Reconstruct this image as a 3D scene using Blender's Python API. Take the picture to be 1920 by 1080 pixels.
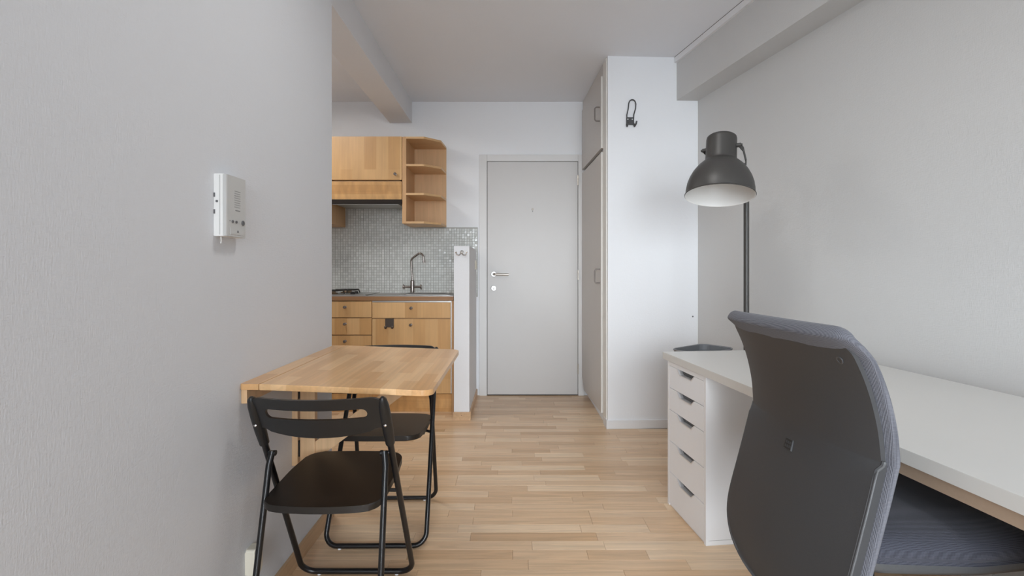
import bpy, bmesh, math, random
from math import sin, cos, pi, radians, sqrt
from mathutils import Vector, Matrix

for o in list(bpy.data.objects):
    bpy.data.objects.remove(o, do_unlink=True)
scene = bpy.context.scene
COL = scene.collection
random.seed(7)

# ------------------------------------------------------------------ camera, sky, daylight, exposure
cam_data = bpy.data.cameras.new('camera')
cam_data.sensor_width = 36.0
cam_data.lens = 36.0 * 890 / 1920
cam_data.shift_y = -32 / 1920
cam_data.clip_start = 0.02
cam = bpy.data.objects.new('camera', cam_data)
cam.location = (0, 0, 1.137)
cam.rotation_euler = (radians(90), 0, 0)
COL.objects.link(cam)
scene.camera = cam

world = bpy.data.worlds.new('daylight')
scene.world = world
world.use_nodes = True
wn = world.node_tree.nodes
wn['Background'].inputs['Color'].default_value = (0.80, 0.88, 1.0, 1)
wn['Background'].inputs['Strength'].default_value = 1.5

def area(name, loc, rot, sx, sy, power, color):
    d = bpy.data.lights.new(name, 'AREA')
    d.shape = 'RECTANGLE'; d.size = sx; d.size_y = sy
    d.energy = power; d.color = color
    o = bpy.data.objects.new(name, d)
    o.location = loc; o.rotation_euler = rot
    COL.objects.link(o)
    return o
# daylight that comes in through the big window behind the camera (facing +Y)
area('window_daylight', (0.55, -1.96, 1.25), (radians(90), 0, 0), 2.4, 2.3, 9, (0.88, 0.95, 1.0))
sun_d = bpy.data.lights.new('hazy_sun', 'SUN')
sun_d.energy = 6.0; sun_d.angle = radians(54); sun_d.color = (0.885, 0.95, 1.0)
sun_o = bpy.data.objects.new('hazy_sun', sun_d)
sun_o.rotation_euler = (radians(74), 0, radians(-8))
sun_o.location = (0, -6, 4)
COL.objects.link(sun_o)
# fill light for floor and table, added unseen above the frame
fill_o = area('floor_fill_light', (0.15, 1.45, 2.605), (0, 0, 0), 0.42, 0.42, 8, (1.0, 0.99, 0.97))
fill_o.data.shape = 'DISK'
# unseen fill light added behind the left wall for the far end
area('kitchen_fill_light', (-1.75, 3.1, 2.6), (0, 0, 0), 0.5, 0.5, 12.5, (1.0, 0.98, 0.95))

vs = scene.view_settings
scene.display_settings.display_device = 'sRGB'
vs.view_transform = 'Standard'
vs.look = 'None'
vs.exposure = 0.25
vs.gamma = 1.0
vs.use_curve_mapping = False

# ------------------------------------------------------------------ materials
def nodes_of(name):
    m = bpy.data.materials.new(name)
    m.use_nodes = True
    nt = m.node_tree
    return m, nt, nt.nodes['Principled BSDF']

def N(nt, typ, **kw):
    n = nt.nodes.new(typ)
    for k, v in kw.items():
        setattr(n, k, v)
    return n

def bump(nt, b, src, strength, dist):
    bp = N(nt, 'ShaderNodeBump')
    bp.inputs['Strength'].default_value = strength
    bp.inputs['Distance'].default_value = dist
    nt.links.new(src, bp.inputs['Height'])
    nt.links.new(bp.outputs['Normal'], b.inputs['Normal'])
    return bp

def mat(name, col, rough=0.5, metal=0.0, spec=0.5, noise=0.0, nscale=40, nbump=0.0, bdist=0.001, stretch=(1, 1, 1)):
    m, nt, b = nodes_of(name)
    b.inputs['Roughness'].default_value = rough
    b.inputs['Metallic'].default_value = metal
    b.inputs['Specular IOR Level'].default_value = spec
    tc = N(nt, 'ShaderNodeTexCoord')
    mp = N(nt, 'ShaderNodeMapping'); mp.inputs['Scale'].default_value = stretch
    nt.links.new(tc.outputs['Object'], mp.inputs['Vector'])
    tx = N(nt, 'ShaderNodeTexNoise')
    tx.inputs['Scale'].default_value = nscale; tx.inputs['Detail'].default_value = 4
    nt.links.new(mp.outputs['Vector'], tx.inputs['Vector'])
    mx = N(nt, 'ShaderNodeMix', data_type='RGBA')
    lo = tuple(max(0, c * (1 - noise)) for c in col) + (1,)
    hi = tuple(min(1, c * (1 + noise)) for c in col) + (1,)
    mx.inputs['A'].default_value = lo; mx.inputs['B'].default_value = hi
    nt.links.new(tx.outputs['Fac'], mx.inputs['Factor'])
    nt.links.new(mx.outputs['Result'], b.inputs['Base Color'])
    if nbump:
        bump(nt, b, tx.outputs['Fac'], nbump, bdist)
    return m

def plaster(name, col, strength=0.55):
    """painted woven wall covering: fine warp and weft relief"""
    m, nt, b = nodes_of(name)
    b.inputs['Roughness'].default_value = 0.62
    b.inputs['Specular IOR Level'].default_value = 0.3
    tc = N(nt, 'ShaderNodeTexCoord')
    outs = []
    for sc in ((60, 60, 300), (300, 300, 60)):
        mp = N(nt, 'ShaderNodeMapping'); mp.inputs['Scale'].default_value = sc
        nt.links.new(tc.outputs['Object'], mp.inputs['Vector'])
        tx = N(nt, 'ShaderNodeTexNoise'); tx.inputs['Scale'].default_value = 1.0
        tx.inputs['Detail'].default_value = 3
        nt.links.new(mp.outputs['Vector'], tx.inputs['Vector'])
        outs.append(tx.outputs['Fac'])
    ad = N(nt, 'ShaderNodeMath', operation='ADD')
    nt.links.new(outs[0], ad.inputs[0]); nt.links.new(outs[1], ad.inputs[1])
    mx = N(nt, 'ShaderNodeMix', data_type='RGBA')
    big = N(nt, 'ShaderNodeTexNoise'); big.inputs['Scale'].default_value = 1.7; big.inputs['Detail'].default_value = 3
    nt.links.new(tc.outputs['Object'], big.inputs['Vector'])
    sm = N(nt, 'ShaderNodeMath', operation='MULTIPLY_ADD')
    nt.links.new(ad.outputs[0], sm.inputs[0]); sm.inputs[1].default_value = 0.3
    nt.links.new(big.outputs['Fac'], sm.inputs[2])
    mr = N(nt, 'ShaderNodeMapRange'); mr.inputs['From Min'].default_value = 0.5; mr.inputs['From Max'].default_value = 1.1
    nt.links.new(sm.outputs[0], mr.inputs['Value'])
    mx.inputs['A'].default_value = tuple(c * 0.988 for c in col) + (1,)
    mx.inputs['B'].default_value = tuple(min(1, c * 1.01) for c in col) + (1,)
    nt.links.new(mr.outputs['Result'], mx.inputs['Factor'])
    nt.links.new(mx.outputs['Result'], b.inputs['Base Color'])
    bump(nt, b, ad.outputs[0], strength, 0.0012)
    return m

def wood(name, along, across, c1, c2, width=0.09, length=1.4, rough=0.42, grain=1.0, flame=0.0, coat=0.0):
    """glued staves: 'along' is the object axis the grain follows, 'across' the one the staves step over"""
    m, nt, b = nodes_of(name)
    b.inputs['Roughness'].default_value = rough
    b.inputs['Specular IOR Level'].default_value = 0.4
    if coat:
        b.inputs['Coat Weight'].default_value = coat
        b.inputs['Coat Roughness'].default_value = 0.2
    tc = N(nt, 'ShaderNodeTexCoord')
    oi = N(nt, 'ShaderNodeObjectInfo')
    off = N(nt, 'ShaderNodeVectorMath', operation='SCALE'); off.inputs[0].default_value = (7.3, 3.1, 5.7)
    nt.links.new(oi.outputs['Random'], off.inputs['Scale'])
    ad = N(nt, 'ShaderNodeVectorMath', operation='ADD')
    nt.links.new(tc.outputs['Object'], ad.inputs[0]); nt.links.new(off.outputs['Vector'], ad.inputs[1])
    sp = N(nt, 'ShaderNodeSeparateXYZ'); nt.links.new(ad.outputs['Vector'], sp.inputs[0])
    ax = {'x': 'X', 'y': 'Y', 'z': 'Z'}
    third = ({'x', 'y', 'z'} - {along, across}).pop()
    cb = N(nt, 'ShaderNodeCombineXYZ')
    nt.links.new(sp.outputs[ax[along]], cb.inputs[0])
    nt.links.new(sp.outputs[ax[across]], cb.inputs[1])
    br = N(nt, 'ShaderNodeTexBrick'); br.offset = 0.37; br.offset_frequency = 2
    br.inputs['Scale'].default_value = 1.0
    br.inputs['Mortar Size'].default_value = 0.0
    br.inputs['Bias'].default_value = 0.0
    br.inputs['Brick Width'].default_value = length
    br.inputs['Row Height'].default_value = width
    br.inputs['Color1'].default_value = c1 + (1,)
    br.inputs['Color2'].default_value = c2 + (1,)
    nt.links.new(cb.outputs[0], br.inputs['Vector'])
    cg = N(nt, 'ShaderNodeCombineXYZ')
    nt.links.new(sp.outputs[ax[along]], cg.inputs[0])
    nt.links.new(sp.outputs[ax[across]], cg.inputs[1])
    nt.links.new(sp.outputs[ax[third]], cg.inputs[2])
    mg = N(nt, 'ShaderNodeMapping'); mg.inputs['Scale'].default_value = (2.2, 70, 70)
    nt.links.new(cg.outputs[0], mg.inputs['Vector'])
    gr = N(nt, 'ShaderNodeTexNoise'); gr.inputs['Scale'].default_value = 1.0
    gr.inputs['Detail'].default_value = 5; gr.inputs['Distortion'].default_value = 0.6
    nt.links.new(mg.outputs['Vector'], gr.inputs['Vector'])
    m2 = N(nt, 'ShaderNodeMapping'); m2.inputs['Scale'].default_value = (3, 9, 9) if not flame else (22, 7, 7)
    if flame:
        m2.inputs['Rotation'].default_value = (0, 0, 0.6)
    nt.links.new(cg.outputs[0], m2.inputs['Vector'])
    cl = N(nt, 'ShaderNodeTexNoise'); cl.inputs['Scale'].default_value = 1.0; cl.inputs['Detail'].default_value = 3
    nt.links.new(m2.outputs['Vector'], cl.inputs['Vector'])
    mr = N(nt, 'ShaderNodeMapRange'); mr.inputs['From Min'].default_value = 0.3; mr.inputs['From Max'].default_value = 0.72
    mr.inputs['To Min'].default_value = 1 - 0.10 * grain; mr.inputs['To Max'].default_value = 1 + 0.07 * grain
    nt.links.new(gr.outputs['Fac'], mr.inputs['Value'])
    mr2 = N(nt, 'ShaderNodeMapRange'); mr2.inputs['From Min'].default_value = 0.3; mr2.inputs['From Max'].default_value = 0.7
    k = 0.06 + flame * 0.1
    mr2.inputs['To Min'].default_value = 1 - k; mr2.inputs['To Max'].default_value = 1 + k
    nt.links.new(cl.outputs['Fac'], mr2.inputs['Value'])
    pr = N(nt, 'ShaderNodeMath', operation='MULTIPLY')
    nt.links.new(mr.outputs[0], pr.inputs[0]); nt.links.new(mr2.outputs[0], pr.inputs[1])
    sc = N(nt, 'ShaderNodeVectorMath', operation='SCALE')
    nt.links.new(br.outputs['Color'], sc.inputs[0]); nt.links.new(pr.outputs[0], sc.inputs['Scale'])
    nt.links.new(sc.outputs['Vector'], b.inputs['Base Color'])
    bump(nt, b, gr.outputs['Fac'], 0.05, 0.0005)
    return m

def floor_wood(name):
    m, nt, b = nodes_of(name)
    b.inputs['Roughness'].default_value = 0.3
    b.inputs['Specular IOR Level'].default_value = 0.45
    tc = N(nt, 'ShaderNodeTexCoord'); oi = N(nt, 'ShaderNodeObjectInfo'); ge = N(nt, 'ShaderNodeNewGeometry')
    a = N(nt, 'ShaderNodeMath', operation='ADD')
    nt.links.new(oi.outputs['Random'], a.inputs[0]); nt.links.new(ge.outputs['Random Per Island'], a.inputs[1])
    fr = N(nt, 'ShaderNodeMath', operation='FRACT'); nt.links.new(a.outputs[0], fr.inputs[0])
    rp = N(nt, 'ShaderNodeValToRGB')
    e = rp.color_ramp.elements
    e[0].position = 0.0; e[0].color = FLOOR[0]
    e[1].position = 1.0; e[1].color = FLOOR[3]
    x = e.new(0.3); x.color = FLOOR[1]
    x = e.new(0.7); x.color = FLOOR[2]
    nt.links.new(fr.outputs[0], rp.inputs['Fac'])
    off = N(nt, 'ShaderNodeVectorMath', operation='SCALE'); off.inputs[0].default_value = (13.3, 7.1, 3.7)
    nt.links.new(fr.outputs[0], off.inputs['Scale'])
    ad = N(nt, 'ShaderNodeVectorMath', operation='ADD')
    nt.links.new(tc.outputs['Object'], ad.inputs[0]); nt.links.new(off.outputs['Vector'], ad.inputs[1])
    mp = N(nt, 'ShaderNodeMapping'); mp.inputs['Scale'].default_value = (2.4, 42, 1)
    nt.links.new(ad.outputs['Vector'], mp.inputs['Vector'])
    g = N(nt, 'ShaderNodeTexNoise'); g.inputs['Scale'].default_value = 1.0; g.inputs['Detail'].default_value = 6
    g.inputs['Roughness'].default_value = 0.6; g.inputs['Distortion'].default_value = 1.2
    nt.links.new(mp.outputs['Vector'], g.inputs['Vector'])
    mr = N(nt, 'ShaderNodeMapRange'); mr.inputs['From Min'].default_value = 0.32; mr.inputs['From Max'].default_value = 0.66
    mr.inputs['To Min'].default_value = 0.80; mr.inputs['To Max'].default_value = 1.06
    nt.links.new(g.outputs['Fac'], mr.inputs['Value'])
    sc = N(nt, 'ShaderNodeVectorMath', operation='SCALE')
    nt.links.new(rp.outputs['Color'], sc.inputs[0]); nt.links.new(mr.outputs[0], sc.inputs['Scale'])
    nt.links.new(sc.outputs['Vector'], b.inputs['Base Color'])
    bump(nt, b, g.outputs['Fac'], 0.04, 0.0005)
    return m

def fabric(name, c1, c2, scale):
    m, nt, b = nodes_of(name)
    b.inputs['Roughness'].default_value = 0.95
    b.inputs['Specular IOR Level'].default_value = 0.15
    b.inputs['Sheen Weight'].default_value = 0.12
    b.inputs['Sheen Roughness'].default_value = 0.5
    tc = N(nt, 'ShaderNodeTexCoord')
    nz = N(nt, 'ShaderNodeTexNoise'); nz.inputs['Scale'].default_value = 60
    nt.links.new(tc.outputs['Object'], nz.inputs['Vector'])
    mxv = N(nt, 'ShaderNodeMix', data_type='VECTOR'); mxv.inputs['Factor'].default_value = 0.0008
    nt.links.new(tc.outputs['Object'], mxv.inputs['A']); nt.links.new(nz.outputs['Color'], mxv.inputs['B'])
    w = []
    for d in ('Y', 'Z', 'X'):
        wv = N(nt, 'ShaderNodeTexWave', bands_direction=d); wv.inputs['Scale'].default_value = scale
        nt.links.new(mxv.outputs['Result'], wv.inputs['Vector'])
        w.append(wv.outputs['Fac'])
    a = N(nt, 'ShaderNodeMath', operation='ADD'); nt.links.new(w[0], a.inputs[0]); nt.links.new(w[1], a.inputs[1])
    a2 = N(nt, 'ShaderNodeMath', operation='ADD'); nt.links.new(a.outputs[0], a2.inputs[0]); nt.links.new(w[2], a2.inputs[1])
    mr = N(nt, 'ShaderNodeMapRange'); mr.inputs['From Min'].default_value = 0.7; mr.inputs['From Max'].default_value = 2.3
    nt.links.new(a2.outputs[0], mr.inputs['Value'])
    mx = N(nt, 'ShaderNodeMix', data_type='RGBA')
    mx.inputs['A'].default_value = c1 + (1,); mx.inputs['B'].default_value = c2 + (1,)
    nt.links.new(mr.outputs[0], mx.inputs['Factor'])
    nt.links.new(mx.outputs['Result'], b.inputs['Base Color'])
    bump(nt, b, a2.outputs[0], 0.35, 0.0008)
    return m

def tile_mat(name):
    m, nt, b = nodes_of(name)
    b.inputs['Roughness'].default_value = 0.16
    ge = N(nt, 'ShaderNodeNewGeometry')
    rp = N(nt, 'ShaderNodeValToRGB')
    e = rp.color_ramp.elements
    e[0].color = (0.56, 0.575, 0.555, 1); e[1].color = (0.68, 0.695, 0.675, 1)
    nt.links.new(ge.outputs['Random Per Island'], rp.inputs['Fac'])
    nt.links.new(rp.outputs['Color'], b.inputs['Base Color'])
    return m

FLOOR = [(0.60, 0.39, 0.225, 1), (0.69, 0.475, 0.295, 1), (0.745, 0.535, 0.35, 1), (0.81, 0.61, 0.415, 1)]
M = {}
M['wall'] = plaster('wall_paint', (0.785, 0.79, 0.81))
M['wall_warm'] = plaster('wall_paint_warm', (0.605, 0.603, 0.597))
M['wall_dimmed'] = plaster('wall_paint_left', (0.66, 0.672, 0.70))  # wall paint darkened to carry the left wall's weaker light
M['wall_lit'] = plaster('wall_paint_lit', (0.86, 0.875, 0.90))  # wall paint lightened to paint in the light on camera-facing walls
M['ceiling'] = plaster('ceiling_paint', (0.83, 0.85, 0.89), 0.4)
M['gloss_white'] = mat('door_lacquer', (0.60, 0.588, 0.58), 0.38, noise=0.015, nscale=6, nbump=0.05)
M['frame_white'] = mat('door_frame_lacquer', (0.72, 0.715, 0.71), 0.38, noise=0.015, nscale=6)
M['closet'] = mat('closet_lacquer', (0.60, 0.565, 0.53), 0.42, noise=0.03, nscale=9, nbump=0.04, stretch=(6, 6, 0.7))
M['closet_edge'] = mat('closet_edge_paint', (0.78, 0.76, 0.72), 0.4, noise=0.01)
M['base_white'] = mat('skirting_paint', (0.80, 0.80, 0.81), 0.4, noise=0.01)
B1, B2 = (0.545, 0.31, 0.125), (0.68, 0.43, 0.205)
M['birch_v'] = wood('birch_veneer_upright', 'z', 'x', B1, B2, 0.10, 1.5, grain=0.6)
M['birch_h'] = wood('birch_veneer_level', 'x', 'z', (0.50, 0.265, 0.095), (0.60, 0.35, 0.145), 0.075, 1.1, grain=0.6, flame=1.0)
M['birch_plain'] = wood('birch_panel', 'z', 'x', (0.72, 0.455, 0.245), (0.76, 0.49, 0.27), 0.3, 3.0, grain=0.6)
M['birch_side'] = wood('birch_side_panel', 'z', 'y', (0.58, 0.345, 0.17), (0.64, 0.395, 0.20), 0.3, 3.0, grain=0.6)
M['birch_shelf'] = wood('birch_shelf_board', 'x', 'y', (0.66, 0.41, 0.205), (0.71, 0.46, 0.235), 0.2, 3.0, grain=0.6)
M['counter_edge'] = wood('counter_edge_band', 'x', 'z', (0.285, 0.15, 0.072), (0.33, 0.175, 0.085), 0.3, 3)
M['table'] = wood('table_birch_staves', 'y', 'x', (0.66, 0.37, 0.16), (0.84, 0.55, 0.295), 0.048, 0.31, 0.3, coat=0.2)
M['table_edge'] = wood('table_birch_frame', 'z', 'x', (0.60, 0.38, 0.20), (0.67, 0.44, 0.25), 0.2, 2)
M['skirting_wood'] = wood('birch_skirting', 'y', 'z', (0.55, 0.36, 0.21), (0.62, 0.42, 0.26), 0.2, 2.4)
M['floor'] = floor_wood('maple_laminate')
M['floor_base'] = mat('floor_joint', (0.42, 0.30, 0.19), 0.7, noise=0.1)
M['tile'] = tile_mat('mosaic_glass_tile')
M['grout'] = mat('tile_grout', (0.46, 0.455, 0.43), 0.9, noise=0.05, nscale=90)
M['steel'] = mat('brushed_steel', (0.42, 0.41, 0.40), 0.3, 1.0, noise=0.08, nscale=30, stretch=(1, 14, 14))
M['chrome'] = mat('chrome', (0.72, 0.71, 0.70), 0.1, 1.0, noise=0.01)
M['nickel'] = mat('satin_nickel', (0.50, 0.46, 0.41), 0.28, 1.0, noise=0.03)
M['rose_metal'] = mat('rose_brushed_metal', (0.55, 0.54, 0.53), 0.42, 0.8, noise=0.06, nscale=90)
M['dark_nickel'] = mat('dark_nickel', (0.30, 0.27, 0.25), 0.2, 1.0, noise=0.03)
M['alu'] = mat('aluminium_strip', (0.55, 0.54, 0.53), 0.35, 1.0, noise=0.02)
M['hook_brown'] = mat('dark_bronze_plate', (0.085, 0.066, 0.055), 0.4, 0.3, noise=0.05)
M['black_steel'] = mat('black_tube_steel', (0.008, 0.008, 0.009), 0.28, 0.0, noise=0.1)
M['black_plastic'] = mat('black_plastic', (0.014, 0.0135, 0.0135), 0.42, 0.0, noise=0.08, nscale=200, nbump=0.06, bdist=0.0004)
M['seat_black'] = mat('black_lacquered_seat', (0.0135, 0.0105, 0.0085), 0.4, 0.0, noise=0.1, nscale=60)
M['rubber'] = mat('black_rubber', (0.012, 0.012, 0.012), 0.7, noise=0.05)
M['pad'] = mat('clear_foot_pad', (0.75, 0.76, 0.78), 0.35, noise=0.01)
M['hood_dark'] = mat('hood_dark_strip', (0.022, 0.016, 0.013), 0.6, 0.0, 0.2, noise=0.1, nscale=20)
M['hood_grey'] = mat('hood_underside', (0.42, 0.43, 0.41), 0.35, 0.4, noise=0.03)
M['lamp_grey'] = mat('lamp_dark_grey_enamel', (0.056, 0.053, 0.050), 0.42, 0.15, noise=0.03, nscale=12)
M['lamp_white'] = mat('lamp_white_enamel', (0.80, 0.79, 0.77), 0.4, noise=0.01)
M['desk_white'] = mat('desk_white_laminate', (0.665, 0.655, 0.63), 0.35, noise=0.008)
M['drawer_white'] = mat('drawer_white_lacquer', (0.86, 0.875, 0.905), 0.35, noise=0.008)
M['carcass_white'] = mat('carcass_white_foil', (0.84, 0.845, 0.86), 0.35, noise=0.006)
M['rail_tan'] = mat('tan_fibreboard_rail', (0.42, 0.31, 0.225), 0.7, noise=0.06, nscale=120)
M['dark_gap'] = mat('shadow_gap', (0.05, 0.045, 0.04), 0.8, noise=0.05)  # near-black painting shade into gaps and behind doors; also screw and keyhole
M['pull'] = mat('brushed_alu_pull', (0.80, 0.80, 0.81), 0.42, 0.55, noise=0.02)
M['recess'] = mat('recess_shade', (0.10, 0.105, 0.11), 0.5, 0.2, noise=0.05)  # dark grey painting the shade inside grip notches and sink bowl
M['shell'] = mat('chair_shell_plastic', (0.050, 0.0505, 0.0535), 0.46, 0.0, noise=0.10, nscale=420, nbump=0.22, bdist=0.0006)
M['shell_edge'] = mat('chair_shell_edge', (0.075, 0.078, 0.082), 0.38, 0.0, noise=0.15, nscale=200)
M['fabric'] = fabric('chair_weave', (0.088, 0.090, 0.106), (0.178, 0.182, 0.208), 118)
M['fabric_seat_shaded'] = fabric('seat_weave_shaded', (0.036, 0.038, 0.050), (0.072, 0.075, 0.095), 110)  # chair weave darkened to paint in the shade under the desk
M['grey_tray'] = mat('grey_powder_coat', (0.20, 0.205, 0.215), 0.4, 0.2, noise=0.05)
M['intercom'] = mat('intercom_plastic', (0.52, 0.52, 0.51), 0.42, noise=0.01)
M['intercom_side'] = mat('intercom_case', (0.86, 0.86, 0.845), 0.4, noise=0.01)
M['mark_grey'] = mat('print_grey', (0.14, 0.14, 0.145), 0.5, noise=0.02)
M['slot_grey'] = mat('slot_grey', (0.33, 0.33, 0.325), 0.6, noise=0.02)
M['ivory'] = mat('ivory_plastic', (0.70, 0.655, 0.55), 0.4, noise=0.01)
M['iron'] = mat('black_enamel_iron', (0.018, 0.016, 0.015), 0.45, 0.2, noise=0.15)
M['burner'] = mat('brass_burner', (0.20, 0.14, 0.09), 0.45, 0.6, noise=0.1)
M['wall_hook'] = mat('grey_painted_hook', (0.075, 0.075, 0.078), 0.45, 0.3, noise=0.05)
M['grey_handle'] = mat('grey_bow_handle', (0.215, 0.19, 0.175), 0.4, 0.2, noise=0.04)

def glass_mat():
    m = bpy.data.materials.new('window_glass'); m.use_nodes = True
    nt = m.node_tree; nt.nodes.remove(nt.nodes['Principled BSDF'])
    t = N(nt, 'ShaderNodeBsdfTransparent'); g = N(nt, 'ShaderNodeBsdfGlossy'); g.inputs['Roughness'].default_value = 0.02
    f = N(nt, 'ShaderNodeFresnel'); f.inputs['IOR'].default_value = 1.45
    x = N(nt, 'ShaderNodeMixShader')
    nt.links.new(f.outputs[0], x.inputs[0]); nt.links.new(t.outputs[0], x.inputs[1]); nt.links.new(g.outputs[0], x.inputs[2])
    nt.links.new(x.outputs[0], nt.nodes['Material Output'].inputs['Surface'])
    return m
M['glass'] = glass_mat()

# ------------------------------------------------------------------ mesh helpers
def bm_new():
    return bmesh.new()

def box(bm, a, b, bev=0.0, seg=2):
    x0, y0, z0 = a; x1, y1, z1 = b
    v = [bm.verts.new(p) for p in ((x0, y0, z0), (x1, y0, z0), (x1, y1, z0), (x0, y1, z0),
                                   (x0, y0, z1), (x1, y0, z1), (x1, y1, z1), (x0, y1, z1))]
    f = [bm.faces.new([v[i] for i in q]) for q in ((3, 2, 1, 0), (4, 5, 6, 7), (0, 1, 5, 4), (1, 2, 6, 5), (2, 3, 7, 6), (3, 0, 4, 7))]
    if bev:
        ed = list({e for q in f for e in q.edges})
        bmesh.ops.bevel(bm, geom=ed, offset=bev, segments=seg, affect='EDGES', profile=0.5, clamp_overlap=True)
    return v

def prism(bm, pts, lo, hi, axis='z', bev=0.0, seg=2):
    def mk(p, h):
        a, b = p
        return {'z': (a, b, h), 'y': (a, h, b), 'x': (h, a, b)}[axis]
    A = [bm.verts.new(mk(p, lo)) for p in pts]
    B = [bm.verts.new(mk(p, hi)) for p in pts]
    n = len(pts)
    f1 = bm.faces.new(A[::-1]); f2 = bm.faces.new(B)
    fs = [bm.faces.new((A[i], A[(i + 1) % n], B[(i + 1) % n], B[i])) for i in range(n)]
    if bev:
        ed = list({e for q in (f1, f2) for e in q.edges})
        bmesh.ops.bevel(bm, geom=ed, offset=bev, segments=seg, affect='EDGES', profile=0.5, clamp_overlap=True)

def round_poly(pts, radii, n=6):
    out = []
    m = len(pts)
    if not isinstance(radii, (list, tuple)):
        radii = [radii] * m
    for i in range(m):
        p = Vector(pts[i]); a = Vector(pts[i - 1]); c = Vector(pts[(i + 1) % m]); r = radii[i]
        if r <= 0:
            out.append(tuple(p)); continue
        u = (a - p).normalized(); w = (c - p).normalized()
        ang = u.angle(w)
        d = min(r / math.tan(ang / 2), (a - p).length * 0.49, (c - p).length * 0.49)
        rr = d * math.tan(ang / 2)
        bis = (u + w).normalized(); ctr = p + bis * (rr / sin(ang / 2))
        s = p + u * d - ctr; e = p + w * d - ctr
        a0 = math.atan2(s.y, s.x); a1 = math.atan2(e.y, e.x)
        da = (a1 - a0 + pi) % (2 * pi) - pi
        for k in range(n + 1):
            t = a0 + da * k / n
            out.append((ctr.x + rr * cos(t), ctr.y + rr * sin(t)))
    return out

def fillet(pts, r, n=6):
    pts = [Vector(p) for p in pts]
    out = [pts[0]]
    for i in range(1, len(pts) - 1):
        p, a, c = pts[i], pts[i - 1], pts[i + 1]
        u = (a - p).normalized(); w = (c - p).normalized()
        ang = u.angle(w)
        if ang > pi - 0.02:
            out.append(p); continue
        rr = r[i - 1] if isinstance(r, (list, tuple)) else r
        d = min(rr / math.tan(ang / 2), (a - p).length * 0.49, (c - p).length * 0.49)
        rr = d * math.tan(ang / 2)
        bis = (u + w).normalized(); ctr = p + bis * (rr / sin(ang / 2))
        s = (p + u * d - ctr); e = (p + w * d - ctr)
        for k in range(n + 1):
            t = k / n
            q = s.lerp(e, t)
            out.append(ctr + q.normalized() * rr)
    out.append(pts[-1])
    return out

def tube(bm, pts, r, seg=12, closed=False, caps=True, flat=1.0, up=None):
    pts = [Vector(p) for p in pts]
    n = len(pts)
    rings = []
    nrm = None
    for i in range(n):
        if closed:
            t = (pts[(i + 1) % n] - pts[i - 1]).normalized()
        else:
            t = (pts[min(i + 1, n - 1)] - pts[max(i - 1, 0)]).normalized()
        if up is not None:
            nn = Vector(up) - t * Vector(up).dot(t)
            nrm = nn.normalized()
        elif nrm is None:
            h = Vector((0, 0, 1)) if abs(t.z) < 0.9 else Vector((1, 0, 0))
            nrm = (h - t * h.dot(t)).normalized()
        else:
            nrm = (nrm - t * nrm.dot(t)).normalized()
        bi = t.cross(nrm)
        rr = r[i] if isinstance(r, (list, tuple)) else r
        rings.append([bm.verts.new(pts[i] + nrm * (cos(2 * pi * k / seg) * rr * flat) + bi * (sin(2 * pi * k / seg) * rr)) for k in range(seg)])
    m = n if closed else n - 1
    for i in range(m):
        A, B = rings[i], rings[(i + 1) % n]
        for k in range(seg):
            bm.faces.new((A[k], A[(k + 1) % seg], B[(k + 1) % seg], B[k]))
    if caps and not closed:
        bm.faces.new(rings[0][::-1]); bm.faces.new(rings[-1])

def strap(bm, pts, w, t, side):
    """flat bar along pts; 'side' is the direction of its width"""
    pts = [Vector(p) for p in pts]; side = Vector(side).normalized()
    n = len(pts); rings = []
    for i in range(n):
        d = (pts[min(i + 1, n - 1)] - pts[max(i - 1, 0)]).normalized()
        s = (side - d * side.dot(d)).normalized(); q = d.cross(s)
        rings.append([bm.verts.new(pts[i] + s * (a * w / 2) + q * (b * t / 2)) for a, b in ((1, 1), (-1, 1), (-1, -1), (1, -1))])
    for i in range(n - 1):
        A, B = rings[i], rings[i + 1]
        for k in range(4):
            bm.faces.new((A[k], A[(k + 1) % 4], B[(k + 1) % 4], B[k]))
    bm.faces.new(rings[0][::-1]); bm.faces.new(rings[-1])

def lathe(bm, prof, seg=32, mtx=None, cap0=True, cap1=True):
    rings = []
    for r, z in prof:
        if r < 1e-6:
            rings.append([bm.verts.new((0, 0, z))])
        else:
            rings.append([bm.verts.new((r * cos(2 * pi * k / seg), r * sin(2 * pi * k / seg), z)) for k in range(seg)])
    for A, B in zip(rings[:-1], rings[1:]):
        for k in range(seg):
            k2 = (k + 1) % seg
            if len(A) == 1 and len(B) == 1: continue
            if len(A) == 1: bm.faces.new((A[0], B[k2], B[k]))
            elif len(B) == 1: bm.faces.new((A[k], A[k2], B[0]))
            else: bm.faces.new((A[k], A[k2], B[k2], B[k]))
    if cap0 and len(rings[0]) > 1: bm.faces.new(rings[0][::-1])
    if cap1 and len(rings[-1]) > 1: bm.faces.new(rings[-1])
    if mtx is not None:
        vs_ = [v for R_ in rings for v in R_]
        bmesh.ops.transform(bm, matrix=mtx, verts=vs_)

def cyl(bm, p0, p1, r, seg=16):
    tube(bm, [p0, p1], r, seg)

def obj(name, bm, m, parent=None, smooth=True, ang=35, recalc=True):
    if recalc:
        bmesh.ops.recalc_face_normals(bm, faces=bm.faces[:])
    me = bpy.data.meshes.new(name)
    bm.to_mesh(me); bm.free()
    me.materials.append(m if not isinstance(m, str) else M[m])
    if smooth:
        me.shade_smooth()
        me.set_sharp_from_angle(angle=radians(ang))
    o = bpy.data.objects.new(name, me)
    if smooth:
        wn_ = o.modifiers.new('flat_shading', 'WEIGHTED_NORMAL'); wn_.keep_sharp = True; wn_.weight = 90
    COL.objects.link(o)
    if parent is not None:
        o.parent = parent
    return o

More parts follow.
